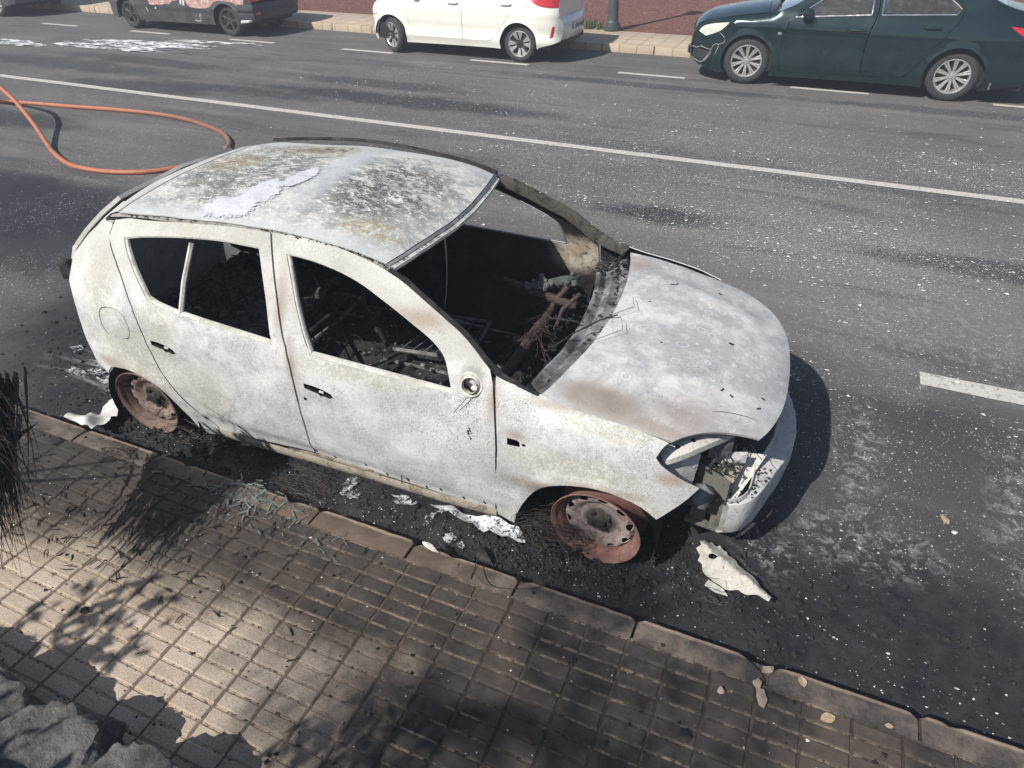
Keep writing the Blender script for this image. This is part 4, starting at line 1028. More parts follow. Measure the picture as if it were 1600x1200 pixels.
# wheels: bare pressed-steel rims on the ground
def rim(name, c, R_, mat, steer, camber, n_holes, spin=0.0, near=True):
    """axis along -y; local y = 0 is the outer lip plane"""
    r_ = empty(name, c, 0, car); r_.rotation_euler = (camber, 0, steer)
    k = R_/.205
    b = MB(); prof = [(.199, .005), (.203, .000), (.206, .002), (.205, .008), (.199, .011), (.194, .016), (.191, .026), (.178, .036), (.171, .060), (.166, .10), (.178, .13), (.187, .150), (.195, .165), (.204, .170), (.204, .176), (.190, .172), (.174, .150), (.162, .10), (.164, .06), (.172, .038), (.184, .028), (.187, .016), (.192, .010), (.200, .004)]
    b.lathe([(a*k, h) for a, h in prof], 56, 'Y'); b.build('barrel', mat, r_, recalc=True)
    def disc(u, v):
        r = math.hypot(u, v)/k
        y = smooth_tab(r, [0, .05, .062, .085, .105, .125, .145, .158, .168], [.066, .066, .070, .078, .066, .050, .048, .064, .082]); return (u, y, v)
    hs = [circ((.143*k*math.cos(a), .143*k*math.sin(a)), .0215*k, 14, .0160*k, a+math.pi/2) for a in [spin+2*math.pi*q_/n_holes for q_ in range(n_holes)]]
    surf('disc', circ((0, 0), .168*k, 64), disc, MT['disc'] if mat == MT['rim'] else MT['disc_b'], r_, hs, .016, .004, False, .014)
    b = MB(); b.lathe([(.001, .046), (.030, .046), (.034, .052), (.036, .066), (.060, .068), (.064, .074)], 24, 'Y')
    for q_ in range(4):
        a = spin+q_*math.pi/2+.4; b.lathe([(.001, .048), (.010, .048), (.012, .052), (.013, .076)], 8, 'Y', (.049*math.cos(a), 0, .049*math.sin(a)))
    b.build('hub', MT['char'], r_)
    b = MB(); b.lathe([(.02, .088), (.115, .092), (.118, .115), (.02, .115)], 28, 'Y'); b.lathe([(.02, .118), (.158, .118), (.160, .122), (.02, .122)], 28, 'Y'); b.build('brake_disc_and_shade_ring', MT['char'], r_, recalc=True)  # brake disc, plus an added dark ring standing in for shade behind the vents
    return r_
rim('rear_wheel', (.0, -.80, .205), .205, MT['rim_b'], R(0), R(2), 9)
rim('front_wheel', (2.585, -.815, .208), .210, MT['rim'], R(-4), R(3), 10, .2)
for cx in (0, 2.585):
    r_ = rim('rear_wheel' if cx < 1 else 'front_wheel', (cx, .80, .205), .205, MT['rim_b'], math.pi, 0, 9)
# ---------------------------------------------------------------- nose without bumper or lamps
# white steel crash bar: shelf on top, deep face in front, ends swept back
def bar_xy(s):   # outer plan curve, s in -1..1
    y = .64*s; return (smooth_tab(abs(s), [0, .2, .375, .555, .70, .85, .955, 1], [3.362, 3.352, 3.328, 3.290, 3.262, 3.226, 3.178, 3.120]), y)
b = MB(); rows = []
for i in range(65):
    s_ = -1+2*i/64; x, y = bar_xy(s_); a = abs(s_)
    wt = smooth_tab(a, [0, .5, .75, .9, 1], [.095, .090, .062, .030, .010]); top = .395+.010*mnoise.noise((y*5, 1, 1))+.006*mnoise.noise((y*21, 4, 1)); bot = .188+.05*max(0, .6-a)+.012*mnoise.noise((y*13, 7, 1))
    dn = .020*mnoise.noise((y*6, 3, 2))+.008*mnoise.noise((y*19, 5, 2))
    nx = Vector((1, .9*s_*a, 0)).normalized()
    def q_(d, z): v = Vector((x, y, z))+nx*d; return v
    rows.append([q_(-wt-.006, top-.03), q_(-wt-.006, top+.022), q_(-wt, top+.024), q_(-wt+.004, top+.004), q_(-.02, top+dn*.4), q_(-.004, top-.006), q_(0+dn*.3, top-.02), q_(dn*.5, (top+bot)/2), q_(-.006, bot+.03), q_(-.03, bot), q_(-.045, bot), q_(-.03, bot+.04), q_(-.03, top-.03)])
b.grid(rows)
crash = b.build('crash_bar', MT['bar'], car, recalc=True)
# end plate with holes, bracket, inner wing, lamp pocket, radiator
def plate(name, quad, mat, holes=(), thick=.003, parent=car, bulge=0):
    A, B, C_, D = [Vector(p) for p in quad]
    def f(u, v):
        p = (A*(1-u)+B*u)*(1-v)+(D*(1-u)+C_*u)*v
        return p+((B-A).cross(D-A).normalized())*(bulge*math.sin(math.pi*u)*math.sin(math.pi*v)+.004*mnoise.noise((u*4, v*4, len(name))))
    return surf(name, [(0, 0), (1, 0), (1, 1), (0, 1)], f, mat, parent, holes, .08, thick, False, .06)
plate('rail_end_plate', [(2.965, -.56, .185), (3.10, -.585, .165), (3.105, -.575, .46), (2.965, -.545, .51)], MT['dullplate'], [circ((.5, .42), .055, 10, .03), circ((.52, .30), .05, 10, .028), [(.50, .10), (.66, .10), (.66, .24), (.50, .24)]])
b = MB(); b.box((3.02, -.565, .175), (.15, .035, .022), Matrix.Rotation(.12, 3, 'Y'), bev=.006); b.build('tow_lug', MT['dullplate'], car)
plate('lamp_bracket', [(3.085, -.56, .30), (3.12, -.60, .32), (3.235, -.32, .45), (3.05, -.36, .47)], MT['pale'], [circ((.55, .25), .05, 8), circ((.5, .62), .05, 8)])
plate('lamp_shelf', [(2.92, -.55, .48), (3.11, -.555, .42), (3.17, -.34, .46), (2.99, -.33, .50)], MT['silltrim'])
plate('lamp_web', [(3.0, -.52, .47), (3.15, -.42, .455), (3.155, -.40, .495), (3.02, -.48, .51)], MT['pale'], bulge=.01)
# upper wing rail curving round the lamp opening
b = MB(); rows = []
for i in range(25):
    t = i/24; p = Vector((2.80+.30*t, -.715+.36*t**1.5, .655-.01*t+.03*math.sin(t*3.1)))
    j = .004*mnoise.noise((t*9, 1, 1))
    rows.append([p+Vector((-.05, .06, -.03)), p+Vector((-.03, .035, .004+j)), p+Vector((-.01, .01, .006+j)), p+Vector((.014, -.016, .0)), p+Vector((.027, -.030, -.014+j)), p+Vector((.029, -.031, -.040)), p+Vector((.022, -.026, -.048+j))])
b.grid(rows)
for t in (.22, .40):
    p = Vector((2.80+.30*t, -.715+.36*t**1.5, .655-.01*t+.03*math.sin(t*3.1)))
    b.lathe([(.001, .0015), (.0095, .0015), (.0095, -.004)], 12, 'Z', p+Vector((.004, -.004, .0055)), 1)  # dark discs painted on for the shade inside two holes
b.build('upper_wing_rail', [MT['pale'], MT['soot']], car, recalc=True)
plate('inner_wing', [(2.79, -.715, .44), (2.95, -.63, .42), (2.965, -.60, .60), (2.80, -.715, .66)], MT['bar'], bulge=.02)
b = MB(); b.box((3.03, -.40, .57), (.10, .16, .13), Matrix.Rotation(.35, 3, 'Z'), bev=.012)
for r0 in (.050, .036, .020): b.lathe([(r0, -.002), (r0-.004, -.007), (r0-.010, -.004)], 20, 'Y', (3.02, -.478, .575), rot=Matrix.Rotation(.35, 3, 'Z'))
b.build('lamp_shell', MT['char'], car)
plate('lamp_side', [(2.99, -.53, .53), (3.08, -.49, .52), (3.085, -.48, .63), (2.99, -.52, .65)], MT['ashsteel'], bulge=.012)
plate('lamp_tab', [(3.06, -.50, .50), (3.15, -.45, .485), (3.15, -.43, .53), (3.06, -.48, .545)], MT['bar'], bulge=.006)
b = MB()
for k in range(16):
    p = Vector((random.uniform(2.96, 3.10), random.uniform(-.58, -.36), random.uniform(.46, .62))); d = Vector((random.gauss(.2, .5), random.gauss(-.3, .6), random.uniform(-.9, .2))).normalized(); pts = [p]
    for s_ in range(7): d = (d+Vector((random.gauss(0, .35), random.gauss(0, .35), -.14))).normalized(); p = p+d*.022; pts.append(p)
    b.tube(pts, random.uniform(.0012, .0035), 5, caps=False)
for k in range(90): lump(b, (random.uniform(2.93, 3.12), random.uniform(-.56, -.36), random.choice((.485, .50, .47))+random.uniform(0, .02)), random.uniform(.004, .018))
for k in range(60): t = random.uniform(-1, -.55); x, y = bar_xy(t); lump(b, (x-random.uniform(.01, .07), y, .402), random.uniform(.003, .011))
stf(b.build('burnt_lamp_residue', MT['char'], car))
b = MB(); b.box((2.90, 0, .40), (.08, 1.0, .4)); b.box((2.62, 0, .45), (.35, .7, .3), bev=.05); b.build('engine_block', MT['char'], car)
b = MB(); b.box((3.10, 0, .46), (.05, .72, .40), bev=.006)
for k in range(38): z = .285+.0095*k; b.box((3.127, 0, z), (.006, .70, .004))
for k in range(30): b.box((3.10, -.362, .28+.0125*k), (.046, .006, .006))
b.build('radiator', MT['char'], car)
b = MB(); b.box((3.09, 0, .665), (.07, 1.0, .03), bev=.006); b.build('slam_panel', MT['dullplate'], car)
b = MB(); b.tube([(2.95, -.60, .36), (3.0, -.64, .40), (3.03, -.62, .44)], [.05, .06, .03], 10); b.build('lamp_remnant', MT['ashsteel'], car)
# extinguisher foam left on the roof
FO = [(.40, -.59), (.55, -.595), (.80, -.595), (.86, -.52), (.87, -.42), (.86, -.25), (.88, -.05), (.88, .10), (.80, .12), (.70, .05), (.60, -.08), (.53, -.22), (.50, -.36), (.42, -.46), (.38, -.54)]
def foam_f(x, y): return (x, y, roof_z(x, y)+.003+.004*max(0, min(1, (.5+mnoise.noise((x*14, y*14, 0))))))
b = surf('roof_foam', soften(FO, 2, 90), foam_f, MT['smear'], None, (), .02, 0)
b.rotation_euler = (0, 0, PSI)
tag(b, 'white foam patch drying on the burnt roof', 'foam', kind='stuff')

# ------------------------------------------------------------------ the other parked cars
def wheel(parent, c, R_, rr, wd, style, steer=0.0, side=-1):
    """tyre + rim; local -y is the outer face"""
    e = empty('wheel', c, steer+(0 if side < 0 else math.pi), parent)
    b = MB(); s = R_-rr
    pr = [(rr-.004, .012), (rr+.006, .0), (rr+s*.35, -.006), (rr+s*.7, .004), (R_-.014, .018), (R_-.003, .034), (R_, .05), (R_-.006, .054), (R_-.006, .062), (R_, .066), (R_+.0005, wd*.5-.006), (R_-.007, wd*.5-.004), (R_-.007, wd*.5+.004), (R_+.0005, wd*.5+.006), (R_, wd-.066), (R_-.006, wd-.062), (R_-.006, wd-.054), (R_, wd-.05), (R_-.003, wd-.034), (R_-.014, wd-.018), (rr+s*.5, wd), (rr-.004, wd-.012)]
    b.lathe(pr, 48, 'Y'); b.build('tyre', MT['tyre'], e, recalc=True)
    b = MB(); lip = MT['alloy'] if style in ('twin', 'multi', 'blade') else MT['alloyblack']
    b.lathe([(rr-.002, .014), (rr+.002, .004), (rr-.006, .002), (rr-.014, .010), (rr-.022, .030), (rr-.035, .09), (rr-.02, wd-.02)], 48, 'Y', mi=0)
    b.lathe([(.02, .085), (rr-.03, .09)], 40, 'Y', mi=1)
    b.build('rim', [lip, MT['alloydark']], e)
    b = MB()
    def spoke(a, r0, r1, w0, w1, d0, d1, th=.022, mi=0):
        M_ = Matrix.Rotation(a, 3, 'Y'); vs = []
        for r, w_, d in ((r0, w0, d0), ((r0+r1)/2, (w0+w1)/2, (d0+d1)/2-.004), (r1, w1, d1)):
            for x, y in ((-w_/2, d+.006), (-w_/4, d), (w_/4, d), (w_/2, d+.006), (w_/2, d+th), (-w_/2, d+th)): vs.append(M_ @ Vector((x, y, r)))
        fs = []
        for i in range(2):
            for k in range(6): k2 = (k+1) % 6; fs.append((i*6+k, i*6+k2, (i+1)*6+k2, (i+1)*6+k))
        fs += [(5, 4, 3, 2, 1, 0), tuple(range(12, 18))]; b.add(vs, fs, mi)
    hubm = 0
    if style == 'twin':
        for k in range(10):
            a = 2*math.pi*k/10
            for da in (-.085, .085): spoke(a+da*1.0, .05, rr-.012, .020, .026, .026, .012)
    elif style == 'multi':
        for k in range(15): spoke(2*math.pi*k/15, .05, rr-.012, .018, .024, .026, .012)
    elif style == 'blade':
        for k in range(8):
            a = 2*math.pi*k/8+.1; spoke(a, .05, rr-.012, .05, .085, .032, .018, mi=1)
            M_ = Matrix.Rotation(a+.10*(1 if k % 2 else -1), 3, 'Y')
            vs = [M_ @ Vector(p) for p in ((-.006, .026, .07), (.014, .026, .07), (.052, .012, rr-.016), (-.034, .012, rr-.016))]; b.add(vs, [(0, 1, 2, 3)], 0)
    else:
        for k in range(5):
            a = 2*math.pi*k/5+.2
            for da in (-.10, .10): spoke(a+da, .04, rr-.012, .022, .026, .030, .016, mi=0)
    b.build('spokes', [MT['alloy'] if style != 'black' else MT['alloyblack'], MT['alloydark']], e, recalc=False)
    b = MB(); b.lathe([(.001, .016), (.026, .016), (.030, .022), (.062, .026), (.066, .04)], 24, 'Y', mi=0)
    for k in range(5): a = 2*math.pi*k/5; b.lathe([(.001, .022), (.008, .022), (.009, .03)], 8, 'Y', (.047*math.cos(a), 0, .047*math.sin(a)), mi=1)
    b.build('hub', [MT['alloy'] if style in ('twin', 'multi') else MT['alloydark'], MT['alloydark'] if style != 'black' else MT['chrome']], e)
    return e

class Shell:
    PAIR = {}
    """body sides cut from a measured side outline, bent to a plan and a section, closed over the top and ends"""
    def __init__(s, name, x0, yc, half, zw, plan, mat, label):
        s.x0, s.yc = x0, yc; s.half = half; s.zw = zw; s.plan = plan; s.mat = mat
        s.root = empty(name, (x0, yc, 0)); tag(s.root, label, 'car', 'cars parked along the far kerb'); s.topf = None
    def L(s, pts): return [(x-s.x0, z) for x, z in pts]
    def W(s, x, z):
        w = s.half*smooth_tab(z, *s.zw)*smooth_tab(x+s.x0, *s.plan)
        for cx, cz, rr in s.arches:
            d = math.hypot(x+s.x0-cx, z-cz)-rr; w += .014*math.exp(-(d/.035)**2)
        if s.topf:
            zt = s.topf(x+s.x0); t = max(0, min(1.2, (z-(zt-.10))/.10)); w -= .07*t*t
        for z0, a, wd in s.creases: w += a*math.exp(-((z-z0)/wd)**2)
        return w
    def both(s, name, mat, parent, fn):
        for sgn in (-1, 1):
            b = MB(); fn(b, sgn); b.build(name, mat, Shell.PAIR.get(parent.name, parent) if sgn > 0 else parent)
    def f(s, sgn): return lambda x, z: (x, sgn*s.W(x, z), z)
    def panel(s, name, pts, mat, holes=(), parent=None, thick=.012, step=.05, push=0, gap=0, both=True, keep=42, rec=None):
        out = None; PAIR = Shell.PAIR; P_ = soften(shrink(s.L(pts), gap), 2, keep); H_ = [soften(s.L(h), 2, keep) for h in holes]
        for sgn in ((-1, 1) if both else (-1,)):
            fn = s.f(sgn); g = (lambda x, z, fn=fn, sgn=sgn: (fn(x, z)[0], fn(x, z)[1]+sgn*push, z))
            o = surf(name, P_, g, [mat, MT['under'], mat], (PAIR.get(parent.name, parent) if parent and sgn > 0 else parent) or s.root, H_, step, thick, sgn > 0)
            if sgn < 0: out = o
            else: PAIR[out.name] = o
        return out
    def top(s, name, prof, mat, crown=.03, thick=.01, inset=0, parent=None, nb=14):
        """loft across the car along (x,z) stations"""
        b = MB(); rows = []
        st = []
        for i in range(len(prof)-1):
            n = max(1, int(math.hypot(prof[i+1][0]-prof[i][0], prof[i+1][1]-prof[i][1])/.06))
            st += [(prof[i][0]+(prof[i+1][0]-prof[i][0])*k/n, prof[i][1]+(prof[i+1][1]-prof[i][1])*k/n) for k in range(n)]
        st.append(prof[-1])
        for j, (x, z) in enumerate(st):
            xl = x-s.x0; w = s.W(xl, z)-inset; a, c = st[max(0, j-1)], st[min(len(st)-1, j+1)]
            n = Vector((-(c[1]-a[1]), 0, c[0]-a[0])).normalized()
            if n.z < -.01: n = -n
            rows.append([Vector((xl, w*u, z))+n*crown*(1-abs(u)**2.3) for u in [-1+2*k/nb for k in range(nb+1)]])
        b.grid(rows); b.grid([[p-Vector((0, 0, .012)) for p in r] for r in rows]); return b.build(name, mat, parent or s.root, recalc=False)
    def end(s, name, prof, mat, bulge, parent=None):
        """front or rear fascia: (x,z) stations down the centre line, bowed out by bulge (signed along x)"""
        b = MB(); rows = []
        for x, z in prof:
            xl = x-s.x0; w = s.W(xl, z); rows.append([Vector((xl+bulge*(1-abs(u)**2.2), w*u, z)) for u in [-1+k/8 for k in range(17)]])
        b.grid(rows); return b.build(name, mat, parent or s.root)
    def under(s, x0, x1, z0, z1):
        b = MB(); b.box(((x0+x1)/2-s.x0, 0, (z0+z1)/2), (x1-x0, s.half*1.72, z1-z0), bev=.03)
        for cx, cz, rr in s.arches:
            for sgn in (-1, 1):
                rows = []
                for i in range(17):
                    a = math.pi*i/16; rows.append([(cx-s.x0+(rr+.01)*math.cos(a), sgn*y, cz+(rr+.01)*math.sin(a)) for y in (s.half-.06, s.half-.28)])
                b.grid(rows); y = sgn*(s.half-.27); r = rr+.02; b.add([(cx-s.x0+(r-.02)*math.cos(math.pi*q/16), y, cz+(r-.02)*math.sin(math.pi*q/16)) for q in range(17)], [tuple(range(17))])
        return b.build('underbody', MT['under'], s.root)
def arch(cx, cz, r, a0, a1, n=10): return [(cx+r*math.cos(R(a0+(a1-a0)*i/n)), cz+r*math.sin(R(a0+(a1-a0)*i/n))) for i in range(n+1)]
def plate_marks(b, x, y0, z, sx, flip=1):
    """rows of dark strokes, too blurred in the photograph to be letters"""
    pass

# --- dark green saloon, right -----------------------------------------------------------
g = Shell('green_saloon', 3.2, 10.05, .93, ([.1, .2, .35, .55, .75, .9, 1.0, 1.1, 1.25, 1.42, 1.5], [.93, .945, .985, 1.0, .995, .965, .925, .85, .755, .65, .60]),
          ([.85, .92, 1.0, 1.15, 1.4, 1.9, 2.4, 4.6, 5.1, 5.5, 5.7, 5.75], [.62, .70, .79, .88, .945, .985, 1, 1, .975, .90, .78, .70]), MT['green'], 'dark green saloon with chrome window line and cracked front bumper')
g.arches = ((1.82, .33, .385), (4.62, .33, .385)); g.creases = ((.86, .012, .03), (.30, .012, .035), (.60, -.010, .12))
def gt(x): return smooth_tab(x, [.95, 1.1, 1.5, 2.1, 2.3], [.78, .86, .94, 1.03, 1.35]) if x < 2.3 else smooth_tab(x, [4.6, 5.0, 5.3, 5.72], [2, 1.22, 1.13, 1.06])
g.topf = gt
arF = arch(1.82, .33, .385, 208, -28); arR = arch(4.62, .33, .385, 205, -25)
GSIDE = [(1.40, .13)]+arF+[(2.30, .155), (3.4, .175), (4.22, .17)]+arR+[(5.2, .22), (5.62, .28), (5.72, .45), (5.73, .7), (5.72, .95), (5.70, 1.06), (5.3, 1.13), (5.02, 1.20), (4.80, 1.30), (4.45, 1.43), (4.0, 1.475), (3.4, 1.485), (3.0, 1.45), (2.72, 1.34), (2.36, 1.10), (2.10, 1.00), (1.5, .92), (1.12, .84), (1.0, .77), (.95, .64), (.91, .48), (.93, .30), (1.12, .22)]
GFD = [(2.33, .93), (2.29, .67), (2.285, .44), (2.32, .24), (2.40, .225), (3.45, .25), (3.42, .43), (3.41, .67), (3.43, .86), (3.48, 1.03), (3.47, 1.22), (3.44, 1.40), (3.1, 1.395), (2.85, 1.32), (2.55, 1.12)]
GRD = [(3.48, 1.03), (3.43, .86), (3.41, .67), (3.42, .43), (3.45, .25), (3.90, .265), (4.02, .30), (4.15, .48), (4.29, .67), (4.45, .93), (4.515, 1.05), (4.545, 1.15), (4.40, 1.28), (4.10, 1.39), (3.8, 1.41), (3.44, 1.40), (3.47, 1.22)]
GW1 = [(2.40, .965), (3.40, 1.035), (3.39, 1.20), (3.365, 1.36), (3.1, 1.355), (2.85, 1.27), (2.62, 1.12)]
GW2 = [(3.53, 1.04), (4.44, 1.085), (4.49, 1.15), (4.36, 1.25), (4.08, 1.35), (3.8, 1.37), (3.48, 1.365), (3.52, 1.20)]
HEAD = [(1.03, .69), (1.06, .745), (1.13, .79), (1.30, .83), (1.50, .855), (1.40, .74), (1.27, .675), (1.15, .635)]
TAIL = [(5.10, .99), (5.30, .97), (5.71, .96), (5.72, .82), (5.45, .84), (5.28, .87)]
FOG = [(.945, .40), (1.0, .47), (1.16, .46), (1.26, .44), (1.20, .34), (1.12, .29), (.97, .31)]
body = g.panel('body', GSIDE, MT['green'], [GFD, GRD, HEAD, TAIL, FOG], None, .02, .055, keep=30)
fd = g.panel('door', GFD, MT['green'], [GW1], None, .03, .055, 0, .006); rd = g.panel('door', GRD, MT['green'], [GW2], None, .03, .055, 0, .006)
for d, w_, gl in ((fd, GW1, 'glass'), (rd, GW2, 'tint')):
    g.panel('window', w_, MT[gl], (), d, .004, .08, -.012)
    Wp = soften(g.L(w_), 2, 42)
    g.both('window_trim', MT['chrome'], d, lambda b, sgn: b.tube([Vector((x, sgn*(g.W(x, z)+.003), z)) for x, z in Wp+[Wp[0]]], .011, 6, caps=False))
g.both('window_divider', MT['plastic'], rd, lambda b, sgn: b.tube([Vector((4.17-3.2-.01*k, sgn*(g.W(4.17-3.2, 1.06+.07*k)-.004), 1.075+.07*k)) for k in range(5)], .012, 6))
def pull(sh, d, hx, hz, slope, mat, L_=.12):
    xl = hx-sh.x0
    sh.both('handle', mat, d, lambda b, sgn: b.tube([Vector((xl+t, sgn*(sh.W(xl+t, hz)+o_), hz+slope*t)) for t, o_ in ((-L_, .0), (-L_*.75, .026), (0, .033), (L_*.75, .026), (L_, 0))], [.010, .015, .017, .015, .010], 8))
pull(g, fd, 3.25, .85, .004, MT['green']); pull(g, rd, 4.20, .925, .004, MT['green'])
g.panel('headlight', HEAD, MT['lampclear'], (), None, .006, .05, -.004, .003); g.panel('tail_light', TAIL, MT['lampred'], (), None, .006, .05, -.002, .003); g.panel('fog_grille', FOG, MT['plastic'], (), None, .01, .05, -.025, -.004)
g.top('hood', [(.97, .74), (1.02, .80), (1.12, .845), (1.5, .925), (1.9, .985), (2.12, 1.01)], MT['green'], .085)
g.top('windscreen', [(2.12, 1.01), (2.36, 1.10), (2.72, 1.34), (3.0, 1.45)], MT['glass'], .05, inset=.03)
g.top('roof', [(3.0, 1.45), (3.4, 1.485), (4.0, 1.475), (4.45, 1.43)], MT['green'], .035)
g.top('rear_window', [(4.45, 1.43), (4.80, 1.30), (5.02, 1.20)], MT['tint'], .04, inset=.03)
g.top('boot_lid', [(5.02, 1.20), (5.3, 1.13), (5.70, 1.06)], MT['green'], .02)
g.end('front_bumper', [(1.02, .80), (.985, .74), (.95, .64), (.915, .48), (.93, .30), (1.12, .20)], MT['green'], -.09); g.end('rear_bumper', [(5.70, 1.06), (5.72, .9), (5.73, .7), (5.72, .45), (5.62, .26)], MT['green'], .06)
b = MB(); b.box((1.00-3.2-.085, 0, .70), (.05, .9, .16), bev=.03); b.box((.95-3.2-.09, 0, .38), (.05, .9, .14), bev=.03); b.build('grille', MT['plastic'], g.root)
b = MB(); b.tube([(1.0-3.2-.08*(1-abs(u)**2)-.02, .55*u, .775) for u in [-1+k/6 for k in range(13)]], .014, 6); b.build('chrome_bar', MT['chrome'], g.root)
b = MB()   # pale crack and the torn lip along the bumper corner
pts = [(.95, .47), (1.02, .455), (1.10, .49), (1.20, .465), (1.27, .455), (1.22, .36), (1.17, .30)]; b.tube([Vector((x-3.2, -g.W(x-3.2, z)-.001, z)) for x, z in pts], .003, 5)
pts = [(1.27, .455), (1.29, .52), (1.33, .545), (1.38, .54), (1.45, .575), (1.47, .61), (1.43, .655), (1.37, .70)]; b.tube([Vector((x-3.2, -g.W(x-3.2, z)-.002, z)) for x, z in pts], .0025, 5)
pts = [(1.38, .52), (1.36, .46), (1.34, .40)]; b.tube([Vector((x-3.2, -g.W(x-3.2, z)-.002, z)) for x, z in pts], [.004, .003, .002], 5)
b.build('bumper_crack', MT['sheet'], g.root)
b = MB(); b.tube([Vector((x-3.2, -g.W(x-3.2, z)-.004, z)) for x, z in ((.925, .33), (1.0, .29), (1.12, .26), (1.20, .30), (1.28, .42))], .013, 6); b.build('fog_trim', MT['ashsteel'], g.root)
b = MB(); b.box((2.235-3.2, -g.W(2.235-3.2, .745)-.002, .745), (.055, .006, .035), bev=.003); b.build('side_badge', MT['chrome'], body)
b = MB(); c = Vector((2.57-3.2, -g.W(2.57-3.2, 1.0)-.10, 1.03)); b.box(c, (.15, .20, .13), Matrix.Rotation(.25, 3, 'Z'), bev=.045); b.box(c+Vector((.06, .09, -.05)), (.06, .12, .04), bev=.012); b.build('mirror', MT['green'], fd)
b = MB(); b.tube([(2.02-3.2, -.75, 1.02), (1.98-3.2, -.3, 1.06), (2.0-3.2, .2, 1.08)], .014, 6); b.tube([(2.06-3.2, -.80, 1.005), (2.15-3.2, -.60, 1.06), (2.10-3.2, -.2, 1.10)], .010, 6); b.build('wiper', MT['plastic'], g.root)
b = MB(); b.box((5.10-3.2, -g.W(5.1-3.2, .3)+.02, .25), (.025, .03, .10), bev=.004); b.build('mud_flap', MT['dullplate'], g.root)
g.under(1.2, 5.5, .19, .70)
for cx, ry in ((1.82, -.855), (4.62, -.855), (1.82, .855), (4.62, .855)): wheel(g.root, (cx-3.2, ry, .330), .330, .225, .22, 'twin', R(4) if (cx < 2 and ry < 0) else 0, -1 if ry < 0 else 1)
def cabin(sh, x0, x1, z, seats):
    b = MB(); b.box(((x0+x1)/2-sh.x0, 0, .50), (x1-x0, 1.3, .4), bev=.05)
    for x in seats:
        for y in (-.36, .36): b.box((x-sh.x0, y, z), (.16, .46, .6), Matrix.Rotation(.22, 3, 'Y'), bev=.06); b.box((x-sh.x0+.1, y, z+.40), (.10, .24, .17), bev=.04)
    b.box((x0+.15-sh.x0, 0, .86), (.35, 1.3, .18), bev=.05)
    b.build('seats', MT['seat'], sh.root)
cabin(g, 2.3, 4.9, .95, (3.4, 4.35))

# --- white small hatchback, centre --------------------------------------------------------
h = Shell('white_hatchback', -3.2, 10.12, .82, ([.1, .2, .35, .55, .75, .9, 1.0, 1.15, 1.35, 1.48], [.92, .95, .985, .995, 1.0, .975, .93, .85, .74, .64]),
          ([-5.05, -5.0, -4.9, -4.75, -4.5, -4.1, -2.2, -1.75, -1.5, -1.36, -1.28], [.66, .76, .86, .93, .98, 1, 1, .985, .93, .84, .70]), MT['white'], 'white hatchback with two-tone alloy wheels and red tail light')
h.arches = ((-4.54, .30, .345), (-2.01, .30, .345)); h.creases = ((.34, .014, .05), (.48, -.016, .08), (.76, .008, .03))
def ht(x): return smooth_tab(x, [-5.0, -4.8, -4.3, -4.15], [.76, .88, 1.02, 1.5]) if x < -4.15 else 2.0
h.topf = ht
HS = [(-4.93, .20)]+arch(-4.54, .30, .345, 197, -17)+[(-4.16, .20), (-3.0, .215), (-2.38, .215)]+arch(-2.01, .30, .345, 195, -10)+[(-1.63, .27), (-1.45, .31), (-1.31, .36), (-1.27, .5), (-1.275, .62), (-1.32, .72), (-1.34, .86), (-1.33, 1.02), (-1.40, 1.18), (-1.56, 1.42), (-1.75, 1.475), (-2.4, 1.50), (-3.05, 1.485), (-3.4, 1.42), (-4.18, 1.03), (-4.45, .98), (-4.8, .87), (-4.95, .77), (-5.02, .66), (-5.04, .55), (-5.02, .32)]
HFD = [(-4.14, .98), (-4.165, .85), (-4.17, .63), (-4.12, .47), (-4.05, .315), (-3.05, .32), (-3.07, .39), (-3.08, .65), (-3.05, .93), (-2.98, 1.2), (-3.0, 1.42), (-3.35, 1.375), (-3.75, 1.2)]
HRD = [(-3.05, .93), (-3.08, .65), (-3.07, .39), (-3.05, .32), (-2.60, .32), (-2.50, .35), (-2.39, .46), (-2.24, .66), (-2.11, .82), (-2.0, .98), (-1.93, 1.2), (-2.05, 1.41), (-2.5, 1.44), (-3.0, 1.42), (-2.98, 1.2)]
HW1 = [(-4.0, .98), (-3.12, .98), (-3.06, 1.2), (-3.08, 1.37), (-3.35, 1.33), (-3.72, 1.16)]; HW2 = [(-2.97, .98), (-2.10, 1.0), (-2.02, 1.2), (-2.12, 1.36), (-2.5, 1.39), (-2.95, 1.37), (-2.92, 1.2)]
HT_ = [(-1.86, 1.06), (-1.84, .99), (-1.74, .93), (-1.62, .885), (-1.44, .865), (-1.335, .87), (-1.33, 1.02), (-1.6, 1.05)]
hb = h.panel('body', HS, MT['white'], [HFD, HRD, HT_], None, .02, .05, keep=30)
fd = h.panel('door', HFD, MT['white'], [HW1], None, .03, .05, 0, .005); rd = h.panel('door', HRD, MT['white'], [HW2], None, .03, .05, 0, .005)
h.panel('window', HW1, MT['glass'], (), fd, .004, .08, -.012); h.panel('window', HW2, MT['tint'], (), rd, .004, .08, -.012)
h.panel('tail_light', HT_, MT['lampred'], (), None, .006, .05, -.003, .004)
for d, hx, hz in ((fd, -3.24, .885), (rd, -2.24, .905)):
    xl = hx+3.2; pull(h, d, hx, hz, 0, MT['white'], .11)
    b = MB(); rows = []
    for k in range(9): a = math.pi*k/8; rows.append([(xl-.08*math.cos(a), -h.W(xl, hz)-.001, hz-.036*math.sin(a)), (xl-.085*math.cos(a), -h.W(xl, hz)-.0015, hz-.042*math.sin(a))])
    b.grid(rows); b.build('handle_cup', MT['ashsteel'], d)
